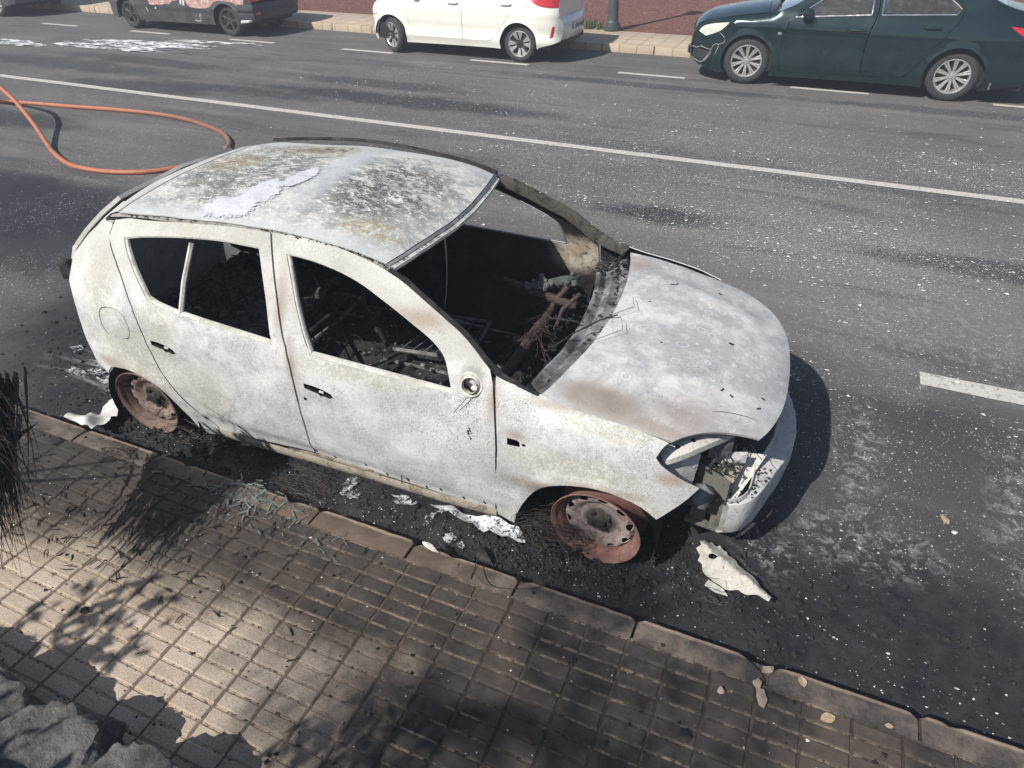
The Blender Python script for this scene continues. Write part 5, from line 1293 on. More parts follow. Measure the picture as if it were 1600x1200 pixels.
h.top('hood', [(-5.0, .73), (-4.93, .80), (-4.8, .87), (-4.45, .97), (-4.18, 1.03)], MT['white'], .06); h.top('windscreen', [(-4.18, 1.03), (-3.4, 1.42), (-3.2, 1.46)], MT['glass'], .06, inset=.03)
h.top('roof', [(-3.2, 1.46), (-3.05, 1.485), (-2.4, 1.50), (-1.75, 1.475), (-1.56, 1.42)], MT['white'], .03); h.top('rear_window', [(-1.56, 1.42), (-1.40, 1.18), (-1.335, 1.02)], MT['tint'], .03, inset=.05)
h.end('front_bumper', [(-4.97, .76), (-5.02, .66), (-5.04, .55), (-5.02, .32), (-4.93, .20)], MT['white'], -.08)
h.end('tailgate', [(-1.335, 1.03), (-1.34, .92), (-1.345, .80), (-1.335, .715)], MT['white'], .05)
h.end('rear_bumper', [(-1.345, .735), (-1.327, .722), (-1.30, .68), (-1.285, .62), (-1.278, .50), (-1.30, .40), (-1.325, .355)], MT['white'], .07)
h.end('rear_valance', [(-1.30, .375), (-1.31, .30), (-1.40, .24)], MT['plastic'], .055)
b = MB(); b.box((2.000, -.0, .555), (.012, .50, .115), bev=.004)
pl_ = b.build('number_plate', MT['plate'], h.root)
b = MB()
for k in range(7):
    y = -.17+.052*k+(.02 if k > 3 else 0); b.box((2.0075, y, .575), (.003, .030, .012)); b.box((2.0075, y-.010, .555), (.003, .010, .06)); b.box((2.0075, y+.010, .552), (.003, .009, .05)); 
    if k % 2: b.box((2.0075, y, .535), (.003, .026, .010))
b.build('plate_marks', MT['ink'], pl_)
b = MB(); b.box((2.0075, .225, .555), (.003, .045, .11)); b.build('plate_band', MT['blue'], pl_)
h.panel('reflector', [(-1.46, .42), (-1.41, .43), (-1.385, .60), (-1.42, .59)], MT['lampred'], (), hb, .004, .05, .004)
b = MB(); cpt = [Vector((-1.87+3.2+.075*math.cos(2*math.pi*k/24), -h.W(-1.87+3.2, .85)-.0005, .83+.08*math.sin(2*math.pi*k/24))) for k in range(25)]; b.tube(cpt, .0025, 4, caps=False); b.build('fuel_flap_seam', MT['ashsteel'], hb)
b = MB(); b.box((2.0, .33, .84), (.012, .10, .02), bev=.003); b.build('badge', MT['chrome'], h.root)
b = MB(); b.box((-4.0+3.2, -h.W(-.8, 1.0)-.09, 1.03), (.14, .18, .12), bev=.045); b.build('mirror', MT['white'], fd)
b = MB(); pts = [(-5.02, .60), (-4.93, .615), (-4.84, .64), (-4.80, .60), (-4.74, .54)]; b.tube([Vector((x+3.2, -h.W(x+3.2, z)-.001, z)) for x, z in pts], .005, 5); b.build('bumper_seam', MT['plastic'], hb)
h.under(-4.85, -1.45, .22, .70); cabin(h, -4.0, -1.9, .95, (-3.0, -2.15))
for cx, ry, st in ((-4.55, -.745, R(-24)), (-2.01, -.745, 0), (-4.55, .745, R(-24)), (-2.01, .745, 0)): wheel(h.root, (cx+3.2, ry-(.02 if cx < -4 and ry < 0 else 0), .297), .297, .205, .185, 'blade', st, -1 if ry < 0 else 1)

# --- scorched old black hatchback, left ---------------------------------------------------
k_ = Shell('black_hatchback', -9.9, 10.25, .80, ([.1, .2, .35, .55, .75, .9, 1.1, 1.38], [.94, .96, .985, 1.0, .99, .97, .87, .74]),
           ([-11.85, -11.78, -11.6, -11.3, -10.9, -8.9, -8.3, -8.0, -7.85], [.80, .88, .94, .98, 1, 1, .985, .95, .86]), MT['blackp'], 'sooty black old hatchback with blistered pink patches and black wheels')
k_.arches = ((-11.22, .29, .33), (-8.50, .29, .33)); k_.creases = ((.50, .012, .03), (.40, -.006, .05)); k_.topf = None
KS = [(-11.62, .20)]+arch(-11.22, .29, .33, 196, -18)+[(-10.86, .19), (-9.9, .20), (-8.86, .21)]+arch(-8.50, .29, .33, 195, -8)+[(-8.14, .28), (-7.92, .30), (-7.86, .40), (-7.85, .58), (-7.90, .72), (-7.95, .95), (-8.3, 1.34), (-8.6, 1.385), (-9.6, 1.40), (-10.1, 1.36), (-10.75, .98), (-11.5, .86), (-11.75, .76), (-11.82, .6), (-11.82, .40), (-11.76, .24)]
KW = [(-10.45, .97), (-9.55, .96), (-9.55, 1.3), (-10.0, 1.28)]; KW2 = [(-9.45, .96), (-8.45, .98), (-8.6, 1.27), (-9.45, 1.3)]
kb = k_.panel('body', KS, MT['blackp'], [KW, KW2], None, .02, .05, keep=30)
k_.panel('window', KW, MT['tint'], (), None, .004, .08, -.012); k_.panel('window', KW2, MT['tint'], (), None, .004, .08, -.012)
P1 = [(-10.50, .52), (-10.40, .50), (-10.28, .53), (-10.15, .515), (-10.05, .55), (-9.92, .54), (-9.86, .60), (-9.7, .62), (-9.8, .78), (-10.3, .86), (-10.52, .80)]
P2 = [(-9.45, .54), (-9.3, .50), (-9.0, .505), (-8.86, .53), (-8.72, .66), (-8.3, .66), (-8.12, .56), (-7.99, .62), (-8.0, .84), (-8.6, .90), (-9.3, .86), (-9.52, .7)]
k_.panel('blistered_patch', P1, MT['peeled'], (), kb, .003, .05, .004, both=False, keep=70); k_.panel('blistered_patch', P2, MT['peeled'], (), kb, .003, .05, .004, both=False, keep=70)
b = MB()
for x0_, x1_, z in ((-9.62, -9.60, .60), (-9.56, -9.52, .58)): b.box(((x0_+x1_)/2+9.9, -k_.W(x1_+9.9, z)-.004, z), (.05, .006, .10), Matrix.Rotation(.3, 3, 'Y'), bev=.003)
b.box((-10.62+9.9, -k_.W(-.72, .43)-.004, .43), (.012, .006, .13), Matrix.Rotation(-.5, 3, 'Y'), bev=.003); b.box((-10.36+9.9, -k_.W(-.4, .45)-.004, .45), (.035, .006, .04), Matrix.Rotation(.4, 3, 'Y'), bev=.004)
b.tube([Vector((x+9.9, -k_.W(x+9.9, z)-.003, z)) for x, z in ((-9.34, .275), (-9.27, .255), (-9.19, .265), (-9.16, .29))], .006, 5)
b.tube([Vector((-9.17+9.9+.022*math.cos(a), -k_.W(.73, .35)-.003, .35+.045*math.sin(a))) for a in [k*.45 for k in range(12)]], .005, 5)
b.build('scraped_fleck', MT['sheet'], kb)
k_.top('hood', [(-11.8, .70), (-11.72, .78), (-11.5, .86), (-10.75, .98)], MT['blackp'], .04); k_.top('windscreen', [(-10.75, .98), (-10.1, 1.36)], MT['tint'], .04, inset=.03)
k_.top('roof', [(-10.1, 1.36), (-9.6, 1.40), (-8.6, 1.385), (-8.3, 1.34)], MT['blackp'], .03); k_.top('rear_window', [(-8.3, 1.34), (-7.95, .95)], MT['tint'], .03, inset=.05)
k_.end('tailgate', [(-7.95, .95), (-7.92, .80), (-7.90, .68)], MT['peeled'], .03)
k_.end('front_bumper', [(-11.80, .70), (-11.83, .58), (-11.84, .42), (-11.78, .22)], MT['bumper'], -.06)
b = MB(); rows = []
for z, o_ in ((.30, -.02), (.33, .025), (.44, .035), (.455, .020), (.49, .020), (.505, .040), (.58, .045), (.605, .035), (.62, .0)):
    rows.append([Vector((-8.16+9.9, -k_.W(1.74, z)-o_*.4, z)), Vector((-7.98+9.9, -k_.W(1.92, z)-o_*.6, z))]+[Vector((-7.88+9.9+o_+.035*(1-abs(u)**3), u*(k_.W(2.02, z)+o_*.3), z)) for u in [-1+k/8 for k in range(17)]]+[Vector((-7.98+9.9, k_.W(1.92, z)+o_*.6, z))])
b.grid(rows); rb = b.build('rear_bumper', MT['bumper'], k_.root)
b = MB(); b.box((-7.87+9.9+.05, -.60, .44), (.02, .13, .05), bev=.006); b.build('bumper_reflector', MT['lampred'], rb)
b = MB(); b.box((-7.90+9.9, -.55, .70), (.05, .34, .12), bev=.02); b.build('tail_light', MT['lampred'], k_.root)
b = MB(); b.tube([(-8.12+9.9, -.79, .30), (-7.95+9.9, -.76, .315), (-7.86+9.9, -.55, .335), (-7.84+9.9, -.35, .35)], [.028, .024, .016, .008], 8); b.build('peeled_valance', MT['sheet'], rb)
k_.under(-11.6, -8.0, .21, .70); cabin(k_, -10.6, -8.4, .9, (-9.7, -8.9))
for cx, ry in ((-11.22, -.725), (-8.50, -.725), (-11.22, .725), (-8.50, .725)): wheel(k_.root, (cx+9.9, ry, .29), .29, .205, .18, 'black', R(-6) if cx < -11 else 0, -1 if ry < 0 else 1)

# --- dark car at the left edge: only its tail corner is in the picture ------------------------
d_ = Shell('dark_hatchback', -16.6, 10.35, .86, ([.1, .2, .35, .55, .75, .9, 1.1, 1.42], [.94, .96, .985, 1.0, .99, .97, .87, .72]),
           ([-18.8, -18.6, -18.2, -17.8, -15.5, -15.1, -14.95, -14.88], [.75, .86, .95, 1, 1, .96, .88, .74]), MT['darkcar'], 'dark grey car cut off by the left edge, silver multi-spoke wheel')
d_.arches = ((-18.2, .31, .35), (-15.62, .31, .35)); d_.creases = ((.5, .01, .03),); d_.topf = None
DS = [(-18.6, .2)]+arch(-18.2, .31, .35, 196, -18)+[(-17.8, .19), (-16.1, .2)]+arch(-15.62, .31, .35, 198, -14)+[(-15.2, .25), (-14.95, .30), (-14.9, .5), (-14.92, .75), (-14.98, 1.0), (-15.3, 1.42), (-16.4, 1.49), (-17.0, 1.44), (-17.7, 1.02), (-18.4, .9), (-18.72, .75), (-18.76, .4)]
db = d_.panel('body', DS, MT['darkcar'], [[(-17.4, 1.0), (-16.5, 1.0), (-16.5, 1.38), (-16.95, 1.36)], [(-16.4, 1.0), (-15.5, 1.03), (-15.6, 1.34), (-16.4, 1.38)]], None, .02, .06, keep=30)
d_.panel('window', [(-17.4, 1.0), (-16.5, 1.0), (-16.5, 1.38), (-16.95, 1.36)], MT['tint'], (), None, .004, .09, -.01); d_.panel('window', [(-16.4, 1.0), (-15.5, 1.03), (-15.6, 1.34), (-16.4, 1.38)], MT['tint'], (), None, .004, .09, -.01)
d_.top('hood', [(-18.74, .72), (-18.4, .9), (-17.7, 1.02)], MT['darkcar'], .04); d_.top('windscreen', [(-17.7, 1.02), (-17.0, 1.44)], MT['tint'], .04, inset=.03); d_.top('roof', [(-17.0, 1.44), (-16.4, 1.49), (-15.3, 1.42)], MT['darkcar'], .03); d_.top('rear_window', [(-15.3, 1.42), (-14.98, 1.0)], MT['tint'], .03, inset=.04)
d_.end('rear_bumper', [(-14.98, 1.0), (-14.92, .75), (-14.9, .5), (-14.95, .30)], MT['darkcar'], .06); d_.end('front_bumper', [(-18.72, .75), (-18.76, .4), (-18.6, .2)], MT['darkcar'], -.06)
d_.panel('reflector', [(-15.02, .42), (-14.95, .43), (-14.95, .47), (-15.02, .46)], MT['lampred'], (), db, .004, .05, .004)
d_.under(-18.5, -15.1, .21, .75); cabin(d_, -17.3, -15.5, .95, (-16.6, -15.7))
for cx, ry in ((-18.2, -.78), (-15.62, -.78), (-18.2, .78), (-15.62, .78)): wheel(d_.root, (cx+16.6, ry, .315), .315, .225, .2, 'multi', 0, -1 if ry < 0 else 1)

# ------------------------------------------------------------------ street furniture, hose, plants
L = empty('lamp_post', (-1.25, 12.40, .115)); tag(L, 'dark iron lamp post standing between pavement and red gravel', 'lamp post')
b = MB(); b.lathe([(.001, 0), (.165, 0), (.170, .02), (.165, .10), (.150, .115), (.148, .15), (.130, .165), (.118, .19), (.105, .21)], 20, 'Z'); b.build('base', MT['lamp'], L)
b = MB(); b.lathe([(.118, .19), (.112, .22), (.108, .26), (.095, .62), (.088, .66), (.094, .68), (.090, .72), (.070, .75), (.062, .80), (.045, 2.3), (.05, 2.33)], 20, 'Z'); b.build('post', MT['lamp'], L)
b = MB(); b.lathe([(.05, 2.33), (.09, 2.36), (.13, 2.40), (.17, 2.62), (.19, 2.64), (.10, 2.74), (.02, 2.80), (.001, 2.82)], 16, 'Z'); b.build('lantern', MT['lamp'], L)
# fire hose: one length comes off the ground toward a fireman out of frame
HP = [(-9.7, 3.35, .35), (-8.2, 3.35, .66), (-7.15, 3.33, .62), (-6.45, 3.22, .42), (-5.85, 3.0, .20), (-5.35, 2.75, .065), (-5.005, 2.569, .03), (-4.474, 2.346, .026), (-4.046, 2.316, .026), (-3.67, 2.405, .026), (-3.396, 2.586, .026), (-3.215, 2.87, .026), (-3.158, 3.21, .026), (-3.323, 3.585, .026), (-3.66, 3.897, .026), (-4.065, 4.093, .026), (-4.662, 4.268, .026), (-5.282, 4.322, .026), (-5.935, 4.268, .026), (-6.665, 4.153, .026), (-7.333, 4.069, .026), (-8.4, 3.9, .026), (-10, 3.9, .026)]
def spline(P, n=6):
    P = [Vector(p) for p in P]; out = []
    for i in range(len(P)-1):
        a, b_, c, d = P[max(0, i-1)], P[i], P[i+1], P[min(len(P)-1, i+2)]
        for k in range(n):
            t = k/n; out.append(.5*((2*b_)+(c-a)*t+(2*a-5*b_+4*c-d)*t*t+(3*b_-a-3*c+d)*t**3))
    out.append(P[-1]); return out
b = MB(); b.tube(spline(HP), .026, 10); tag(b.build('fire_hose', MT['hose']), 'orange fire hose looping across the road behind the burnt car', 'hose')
b = MB()
for k in range(240):
    a = random.uniform(0, 6.28); r = random.uniform(0, .3); p = Vector((-1.75+r*math.cos(a), 12.5+.7*r*math.sin(a), .115)); hgt = random.uniform(.06, .2); d = Vector((random.gauss(0, .06), random.gauss(0, .06), hgt)); s = Vector((random.uniform(-1, 1), random.uniform(-1, 1), 0)).normalized()*.012
    b.add([p-s, p+s, p+d*.6+s*.8, p+d, p+d*.6-s*.8], [(0, 1, 2, 3, 4)])
tag(b.build('weed_tuft', MT['grass'], smooth=0), 'small dusty green weed tuft beside the lamp post', 'plant')
# ------------------------------------------------------------------ foam and debris on the road
def blob(name, pts, mat, z, h, label, cat='foam', kind='stuff', ns=14, amp=1.0):
    def f(x, y): return (x, y, z+h*max(0.02, .55+amp*mnoise.noise((x*ns, y*ns, 1.7))))
    o = surf(name, soften(pts, 2, 95), f, mat, None, (), .03, 0); return tag(o, label, cat, kind=kind)
blob('foam_strip', [(1.75, -.70), (1.90, -.70), (2.12, -.685), (2.24, -.70), (2.30, -.76), (2.24, -.79), (2.10, -.77), (1.98, -.755), (1.84, -.745)], MT['foamcap'], .012, .05, 'white foam strip lying under the front door sill')
def patch(x, y, rx, ry, n=16, j=.35, rot=0):
    o = []
    for k in range(n):
        a = 2*math.pi*k/n; r = 1+random.uniform(-j, j); u, v = rx*r*math.cos(a), ry*r*math.sin(a); o.append((x+u*math.cos(rot)-v*math.sin(rot), y+u*math.sin(rot)+v*math.cos(rot)))
    return o
b = MB()
for (x, y, rx, ry) in ((1.30, -.73, .035, .05), (1.34, -.80, .06, .03), (1.62, -.72, .06, .03), (1.60, -.745, .03, .02), (1.80, -.78, .02, .05), (1.95, -.86, .03, .03), (1.83, -.72, .03, .02), (2.02, -.88, .02, .02), (-.9, -.55, .10, .03), (-.75, -.50, .12, .03), (-.62, -.56, .10, .025), (-1.15, -.35, .05, .03), (-.55, -.42, .16, .05), (.25, -.62, .1, .03)):
    P = patch(x, y, rx, ry); surf('x', soften(P, 2, 95), lambda u, v: (u, v, .006+.018*max(.05, .5+mnoise.noise((u*20, v*20, 4)))), None, None, (), .015, 0, mb=b)
tag(b.build('foam_flecks', MT['fleck']), 'small white foam flecks scattered around the burnt car', 'foam', kind='stuff')
b = MB()
for (x, y, rx, ry, rot) in ((-9.4, 8.2, 1.3, .30, .10), (-9.9, 7.72, 1.3, .22, .05), (-8.3, 8.82, .95, .13, .16), (-12.2, 7.3, .9, .22, 0)):
    P = patch(x, y, rx, ry, 22, .28, rot); surf('x', soften(P, 2, 95), lambda u, v: (u, v, .006+.02*max(.02, .5+mnoise.noise((u*5, v*9, 4)))), None, None, (), .06, 0, mb=b)
tag(b.build('foam_puddle', MT['film']), 'white foam puddle spread on the road by the black hatchback', 'foam', kind='stuff')
# melted white bumper skin by the rear wheel
# white torn panel by the front wheel
TP = [(3.045, -.505), (3.062, -.488), (3.052, -.468), (3.072, -.462), (3.068, -.440), (3.092, -.448), (3.102, -.430), (3.128, -.440), (3.142, -.428), (3.160, -.446), (3.178, -.450), (3.188, -.472), (3.225, -.498), (3.238, -.520), (3.262, -.528), (3.330, -.592), (3.350, -.620), (3.396, -.668), (3.386, -.692), (3.345, -.676), (3.30, -.676), (3.262, -.660), (3.20, -.660), (3.15, -.642), (3.135, -.625), (3.10, -.605), (3.088, -.575), (3.066, -.560), (3.070, -.535)]
tag(surf('torn_panel', TP, lambda x, y: (x, y, .035+.022*mnoise.noise((x*11, y*11, 0))+.008*mnoise.noise((x*30, y*30, 2))+.045*max(0, 1-abs((y+.56)+.62*(x-3.2))*11)), MT['torn'], None, [circ((3.125, -.525), .022, 9, .015, .4)], .015, .004), 'torn pointed white panel lying on the asphalt below the bumper', 'debris')
tag(surf('panel_sliver', [(3.13, -.63), (3.20, -.655), (3.225, -.685), (3.17, -.685), (3.12, -.665)], lambda x, y: (x, y, .02), MT['pale'], None, (), .02, .004), 'small white sliver beside the torn pointed panel', 'debris')
# chips on the kerb, leaves, flattened scraps: each its own thing
def pebble(name, c, d, mat, label, cat, rz=0, sub=2, am=.35):
    bm = bmesh.new()
    for _ in range(16): bm.verts.new(Vector((random.gauss(0, 1), random.gauss(0, 1), random.gauss(0, .8))).normalized()*random.uniform(.42, .6))
    bmesh.ops.convex_hull(bm, input=bm.verts[:]); bmesh.ops.delete(bm, geom=[v for v in bm.verts if not v.link_faces], context='VERTS')
    bmesh.ops.subdivide_edges(bm, edges=bm.edges[:], cuts=1, use_grid_fill=True)
    for v in bm.verts: v.co += Vector((random.uniform(-.03, .03), random.uniform(-.03, .03), random.uniform(-.03, .03))); v.co = Vector((v.co.x*d[0], v.co.y*d[1], v.co.z*d[2]))
    me = bpy.data.meshes.new(name); bm.to_mesh(me); bm.free(); me.materials.append(mat); sm(me, 20)
    o = bpy.data.objects.new(name, me); COL.objects.link(o); o.location = c; o.rotation_euler = (0, 0, rz); return tag(o, label, cat)
MS = [(-0.413, -1.002), (-0.423, -0.942), (-0.398, -0.912), (-0.396, -0.866), (-0.369, -0.841), (-0.387, -0.788), (-0.373, -0.755), (-0.419, -0.705), (-0.387, -0.678), (-0.378, -0.624), (-0.291, -0.665), (-0.237, -0.725), (-0.232, -0.763), (-0.258, -0.780), (-0.227, -0.827), (-0.253, -0.844), (-0.224, -0.896), (-0.242, -0.916), (-0.208, -0.958), (-0.198, -0.997), (-0.266, -0.977), (-0.295, -0.995), (-0.345, -0.991)]
tag(surf('melted_bumper_skin', MS, lambda x, y: (x, y, .055+.05*max(0, min(1, (-.80-y)*6))+.04*mnoise.noise((x*8+y*9, y*3, 2))+.018*math.sin((x*1.0-y*.6)*34+3*mnoise.noise((x*6, y*6, 1)))), MT['sheet'], None, (), .014, .004), 'crumpled white melted sheet lying against the kerb behind the rear wheel', 'debris')
pebble('concrete_chip', (3.417, -1.052, .115), (.05, .035, .028), MT['chip'], 'concrete chip in the broken kerb joint', 'stone', .5)
pebble('concrete_chip', (3.391, -1.124, .112), (.035, .05, .02), MT['chip'], 'concrete chip just below the broken kerb joint, square', 'stone', .2)
pebble('concrete_chip', (3.412, -1.175, .110), (.038, .085, .016), MT['chip'], 'long flat concrete chip below the broken kerb joint', 'stone', .35)
pebble('concrete_chip', (3.268, -1.204, .110), (.03, .03, .02), MT['chip'], 'lone concrete chip left of the broken kerb joint', 'stone', .5)
pebble('melted_scrap', (1.939, -1.019, .112), (.10, .026, .016), MT['sheet'], 'grey-white melted scrap lying on the kerb edge', 'debris', -.28)
pebble('melted_scrap', (2.150, -0.895, .02), (.12, .06, .05), MT['char'], 'grey charred lump against the kerb below the door', 'debris', -.4)
pebble('burnt_wad', (0.782, -1.882, .108), (.055, .04, .012), MT['char'], 'round black burnt wad on the sunlit bricks', 'debris')
pebble('burnt_wad', (3.178, -1.428, .108), (.06, .055, .012), MT['char'], 'coiled black burnt wad on the bricks near the bottom edge', 'debris')
pebble('brown_butt', (4.124, 0.202, .012), (.03, .07, .02), MT['leaf'], 'brown elongated scrap on the asphalt right of the car', 'debris', .5)
pebble('white_stone', (4.164, 0.126, .01), (.03, .025, .015), MT['ashflake'], 'small white stone beside the brown elongated scrap', 'stone')
def leaf(x, y, s, rz, label, z=.106, wr=.32):
    b = MB(); vs = []; N = 8
    for k in range(N+1):
        t = k/N; w_ = wr*math.sin(math.pi*t)**.8; zz = .18*math.sin(math.pi*t)
        vs += [Vector(((t-.5)*s, w_*s, zz*s*.5+.06*s)), Vector(((t-.5)*s, 0, zz*s*.3)), Vector(((t-.5)*s, -w_*s, zz*s*.5+.03*s))]
    fs = []
    for k in range(N): fs += [(3*k, 3*k+1, 3*k+4, 3*k+3), (3*k+1, 3*k+2, 3*k+5, 3*k+4)]
    b.add(vs, fs); o = b.build('dry_leaf', MT['leaf']); o.location = (x, y, z); o.rotation_euler = (0, 0, rz); tag(o, label, 'leaf')
leaf(3.641, -1.162, .06, .6, 'broad dry leaf on the bricks below the right kerb stone'); leaf(3.544, -1.049, .05, 1.9, 'curled dry leaf lying on the right kerb stone', .108); leaf(3.843, -1.106, .03, .2, 'tiny pale leaf at the inner kerb edge')
leaf(0.355, -1.023, .06, .8, 'dry yellow leaf on the kerb in front of the rear wheel', .11, .10); leaf(0.263, -1.073, .07, -.9, 'dry stalk-like leaf on the sooty bricks near the rear wheel', .106, .07); leaf(0.406, -1.129, .06, .3, 'thin dry leaf curled above the greenish crumbs', .106, .09)
# ash flakes: real little flakes, most in front of the car and beyond the centre line
b = MB()
def dens(x, y):
    d = .022
    for cx, cy, rx, ry, k in ((3.5, 3.5, 1.7, .8, 1.3), (5.0, 5.9, 1.8, .7, 1.2), (1.8, 4.8, 3.6, 2.4, .5), (2.2, 3.4, 1.0, .5, .9), (2.6, -.75, 2.6, .30, .3), (3.2, -.55, .4, .3, .6), (-1.0, 7.3, 4, 1.2, .25), (3.8, 1.6, 1.4, 1.4, .35), (4.6, -.8, 1.4, .4, .2)):
        d = max(d, k*math.exp(-((x-cx)/rx)**2-((y-cy)/ry)**2))
    return d*max(.04, .5+1.9*mnoise.noise((x*1.5+y*.5, y*2.8, 3)))
n = 0
while n < 13000:
    x, y = random.uniform(-5, 7.5), random.uniform(-1.0, 9.0)
    if random.random() > dens(x, y): continue
    if -.6 < x < 3.35 and -.72 < y < .9: continue
    n += 1; s = min(.024 if y > 1 else .011, .0028+random.expovariate(1/(.0045 if y > 1 else .0018))); a = random.uniform(0, 6.28); q = []
    m_ = random.choice((3, 4, 5))
    for k in range(m_): aa = a+2*math.pi*k/m_+random.uniform(-.4, .4); q.append(Vector((x+s*random.uniform(.5, 1.1)*math.cos(aa), y+.6*s*random.uniform(.5, 1.1)*math.sin(aa), .005+random.uniform(0, s*.45))))
    b.add(q, [tuple(range(m_))])
tag(b.build('ash_flakes', MT['ashflake'], smooth=0), 'white ash flakes scattered over the asphalt', 'ash', kind='stuff')
# charred crumbs along the gutter and round the wheels
b = MB()
def crumb(x, y, z, s, mi=0):
    q = [Vector((random.gauss(0, 1), random.gauss(0, 1), random.gauss(0, .7))).normalized()*s*random.uniform(.6, 1.2) for _ in range(6)]
    vs = [Vector((s, 0, 0)), Vector((-s, 0, 0)), Vector((0, s, 0)), Vector((0, -s, 0)), Vector((0, 0, s*.8)), Vector((0, 0, -s*.8))]
    vs = [v*random.uniform(.5, 1.25)+Vector((x, y, z+s*.3)) for v in vs]; rot = Matrix.Rotation(random.uniform(0, 3), 3, 'Z'); c = Vector((x, y, z+s*.3)); vs = [rot @ (v-c)+c for v in vs]
    b.add(vs, [(0, 2, 4), (2, 1, 4), (1, 3, 4), (3, 0, 4), (2, 0, 5), (1, 2, 5), (3, 1, 5), (0, 3, 5)], mi)
for k in range(9000):
    u = random.random()
    if u < .30: x, y = random.gauss(2.45, .32), random.gauss(-.70, .13); 
    elif u < .45: x, y = random.gauss(.15, .35), random.gauss(-.72, .12)
    elif u < .62: x, y = random.uniform(-.6, 2.4), random.uniform(-1.0, -.55)
    elif u < .75: x, y = random.gauss(3.05, .35), random.gauss(-.45, .2)
    elif u < .86: x, y = random.gauss(-.95, .35), random.gauss(-.15, .4)
    else: x, y = random.uniform(2.6, 5.5), random.uniform(-1.0, -.5)
    if y < -1.0: continue
    pile = .05*math.exp(-((x-2.36)/.22)**2-((y+.68)/.12)**2)+.06*math.exp(-((x-.25)/.3)**2-((y+.66)/.12)**2)
    sz = min(.022, .0025+random.expovariate(1/.0038)); crumb(x, y, pile*random.uniform(.2, 1), sz, 1 if random.random() < .05 and sz < .006 else 0)
tag(b.build('charred_crumbs', [MT['coal'], MT['ashflake']], smooth=0), 'charred black crumbs heaped along the gutter under the burnt car', 'debris', kind='stuff')
# soot scraps on the bricks
b = MB()
for k in range(1500):
    x, y = random.uniform(-1.6, 5), random.uniform(-2.2, -1.05)
    if random.random() > (.25 if y < -1.6 else .8)*(1.2 if x < 2 else .6): continue
    s = .0015+random.expovariate(1/.0032); crumb(x, y, .1, min(s, .012), 0 if random.random() < .9 else 1)
for k in range(150):
    p = Vector((random.gauss(.6, .55), random.uniform(-1.75, -1.05), .105)); a = random.uniform(0, 6.28); pts = [p]
    for s_ in range(4): a += random.uniform(-.5, .5); p = p+Vector((math.cos(a), math.sin(a), random.uniform(-.1, .2)))*random.uniform(.008, .02); pts.append(p)
    b.tube(pts, [.002, .0035, .003, .002, .001], 4)
tag(b.build('soot_scraps', [MT['coal'], MT['ashflake']], smooth=0), 'black soot scraps strewn over the bricks', 'debris', kind='stuff')
b = MB()
for k in range(420):
    x, y = random.gauss(.93, .15), random.gauss(-1.08, .05)
    if random.random() < .3: x, y = random.uniform(.45, 1.6), random.uniform(-1.25, -1.02)
    s = .004+min(.026, random.expovariate(1/.008)); a = random.uniform(0, 6.28); d = Vector((math.cos(a), math.sin(a), random.uniform(-.1, .35))); e = Vector((-math.sin(a), math.cos(a), random.uniform(-.5, .5)))*random.uniform(.12, .25)
    c = Vector((x, y, .108)); b.add([c-d*s-e*s, c+d*s-e*s*.5, c+d*s*1.1+e*s*.4, c-d*s+e*s], [(0, 1, 2, 3)])
tag(b.build('glass_crumbs', MT['shard'], smooth=0), 'greenish glass crumbs and slivers on the kerb below the rear door', 'glass', kind='stuff')
# steel cord of the burnt tyres
def cords(name, c, n, R0, R1, ax, label, spread=.05, arc=(0, 6.28)):
    b = MB()
    for k in range(n):
        r = random.uniform(R0, R1); a0 = random.uniform(*arc); L_ = random.uniform(1.2, 4.5); pts = []; off = random.gauss(0, spread); tl = random.gauss(0, .12)
        for s_ in range(16):
            a = a0+L_*s_/15; u, v = r*math.cos(a), r*math.sin(a)
            p = Vector(c)+Vector((u, off+tl*v+random.gauss(0, .004), v*ax)) ; p.z = max(p.z, .008); pts.append(p)
        b.tube(pts, .0012, 3, caps=False)
    tag(b.build(name, MT['wire'], smooth=0), label, 'wire', kind='stuff')
cords('tyre_cord', (2.40, -.70, .10), 80, .07, .20, .45, 'tangled steel tyre cord behind the front rim', .05)
cords('tyre_cord', (.22, -.70, .06), 50, .08, .22, .35, 'tangled steel tyre cord around the rear rim', .06)
cords('tyre_cord', (1.10, -.88, .04), 60, .06, .20, .35, 'tangled steel tyre cord in the gutter below the rear door', .06)
cords('tyre_cord', (.10, -1.10, .11), 26, .03, .12, .08, 'thin burnt wire mat on the kerb by the rear wheel', .04)
cords('tyre_cord', (3.18, -.70, .02), 14, .05, .12, .2, 'few loose wires under the torn pointed panel', .05)
b = MB(); pts = [Vector((2.10+.22*t+.10*math.sin(t*6), -.93-.10*math.sin(t*3.3)+.06*t, .03+.085*math.sin(t*2.9))) for t in [k/30 for k in range(31)]]
pts = spline([(2.184, -1.106, .104), (2.170, -0.992, .12), (2.202, -1.095, .15), (2.281, -1.116, .12), (2.409, -1.069, .108), (2.489, -1.013, .108), (2.521, -0.850, .03), (2.521, -0.786, .06), (2.458, -0.752, .10)], 6)
b.tube(pts, .0022, 5); tag(b.build('loose_wire', MT['wire']), 'single long wire loop lying across the kerb by the front wheel', 'wire')

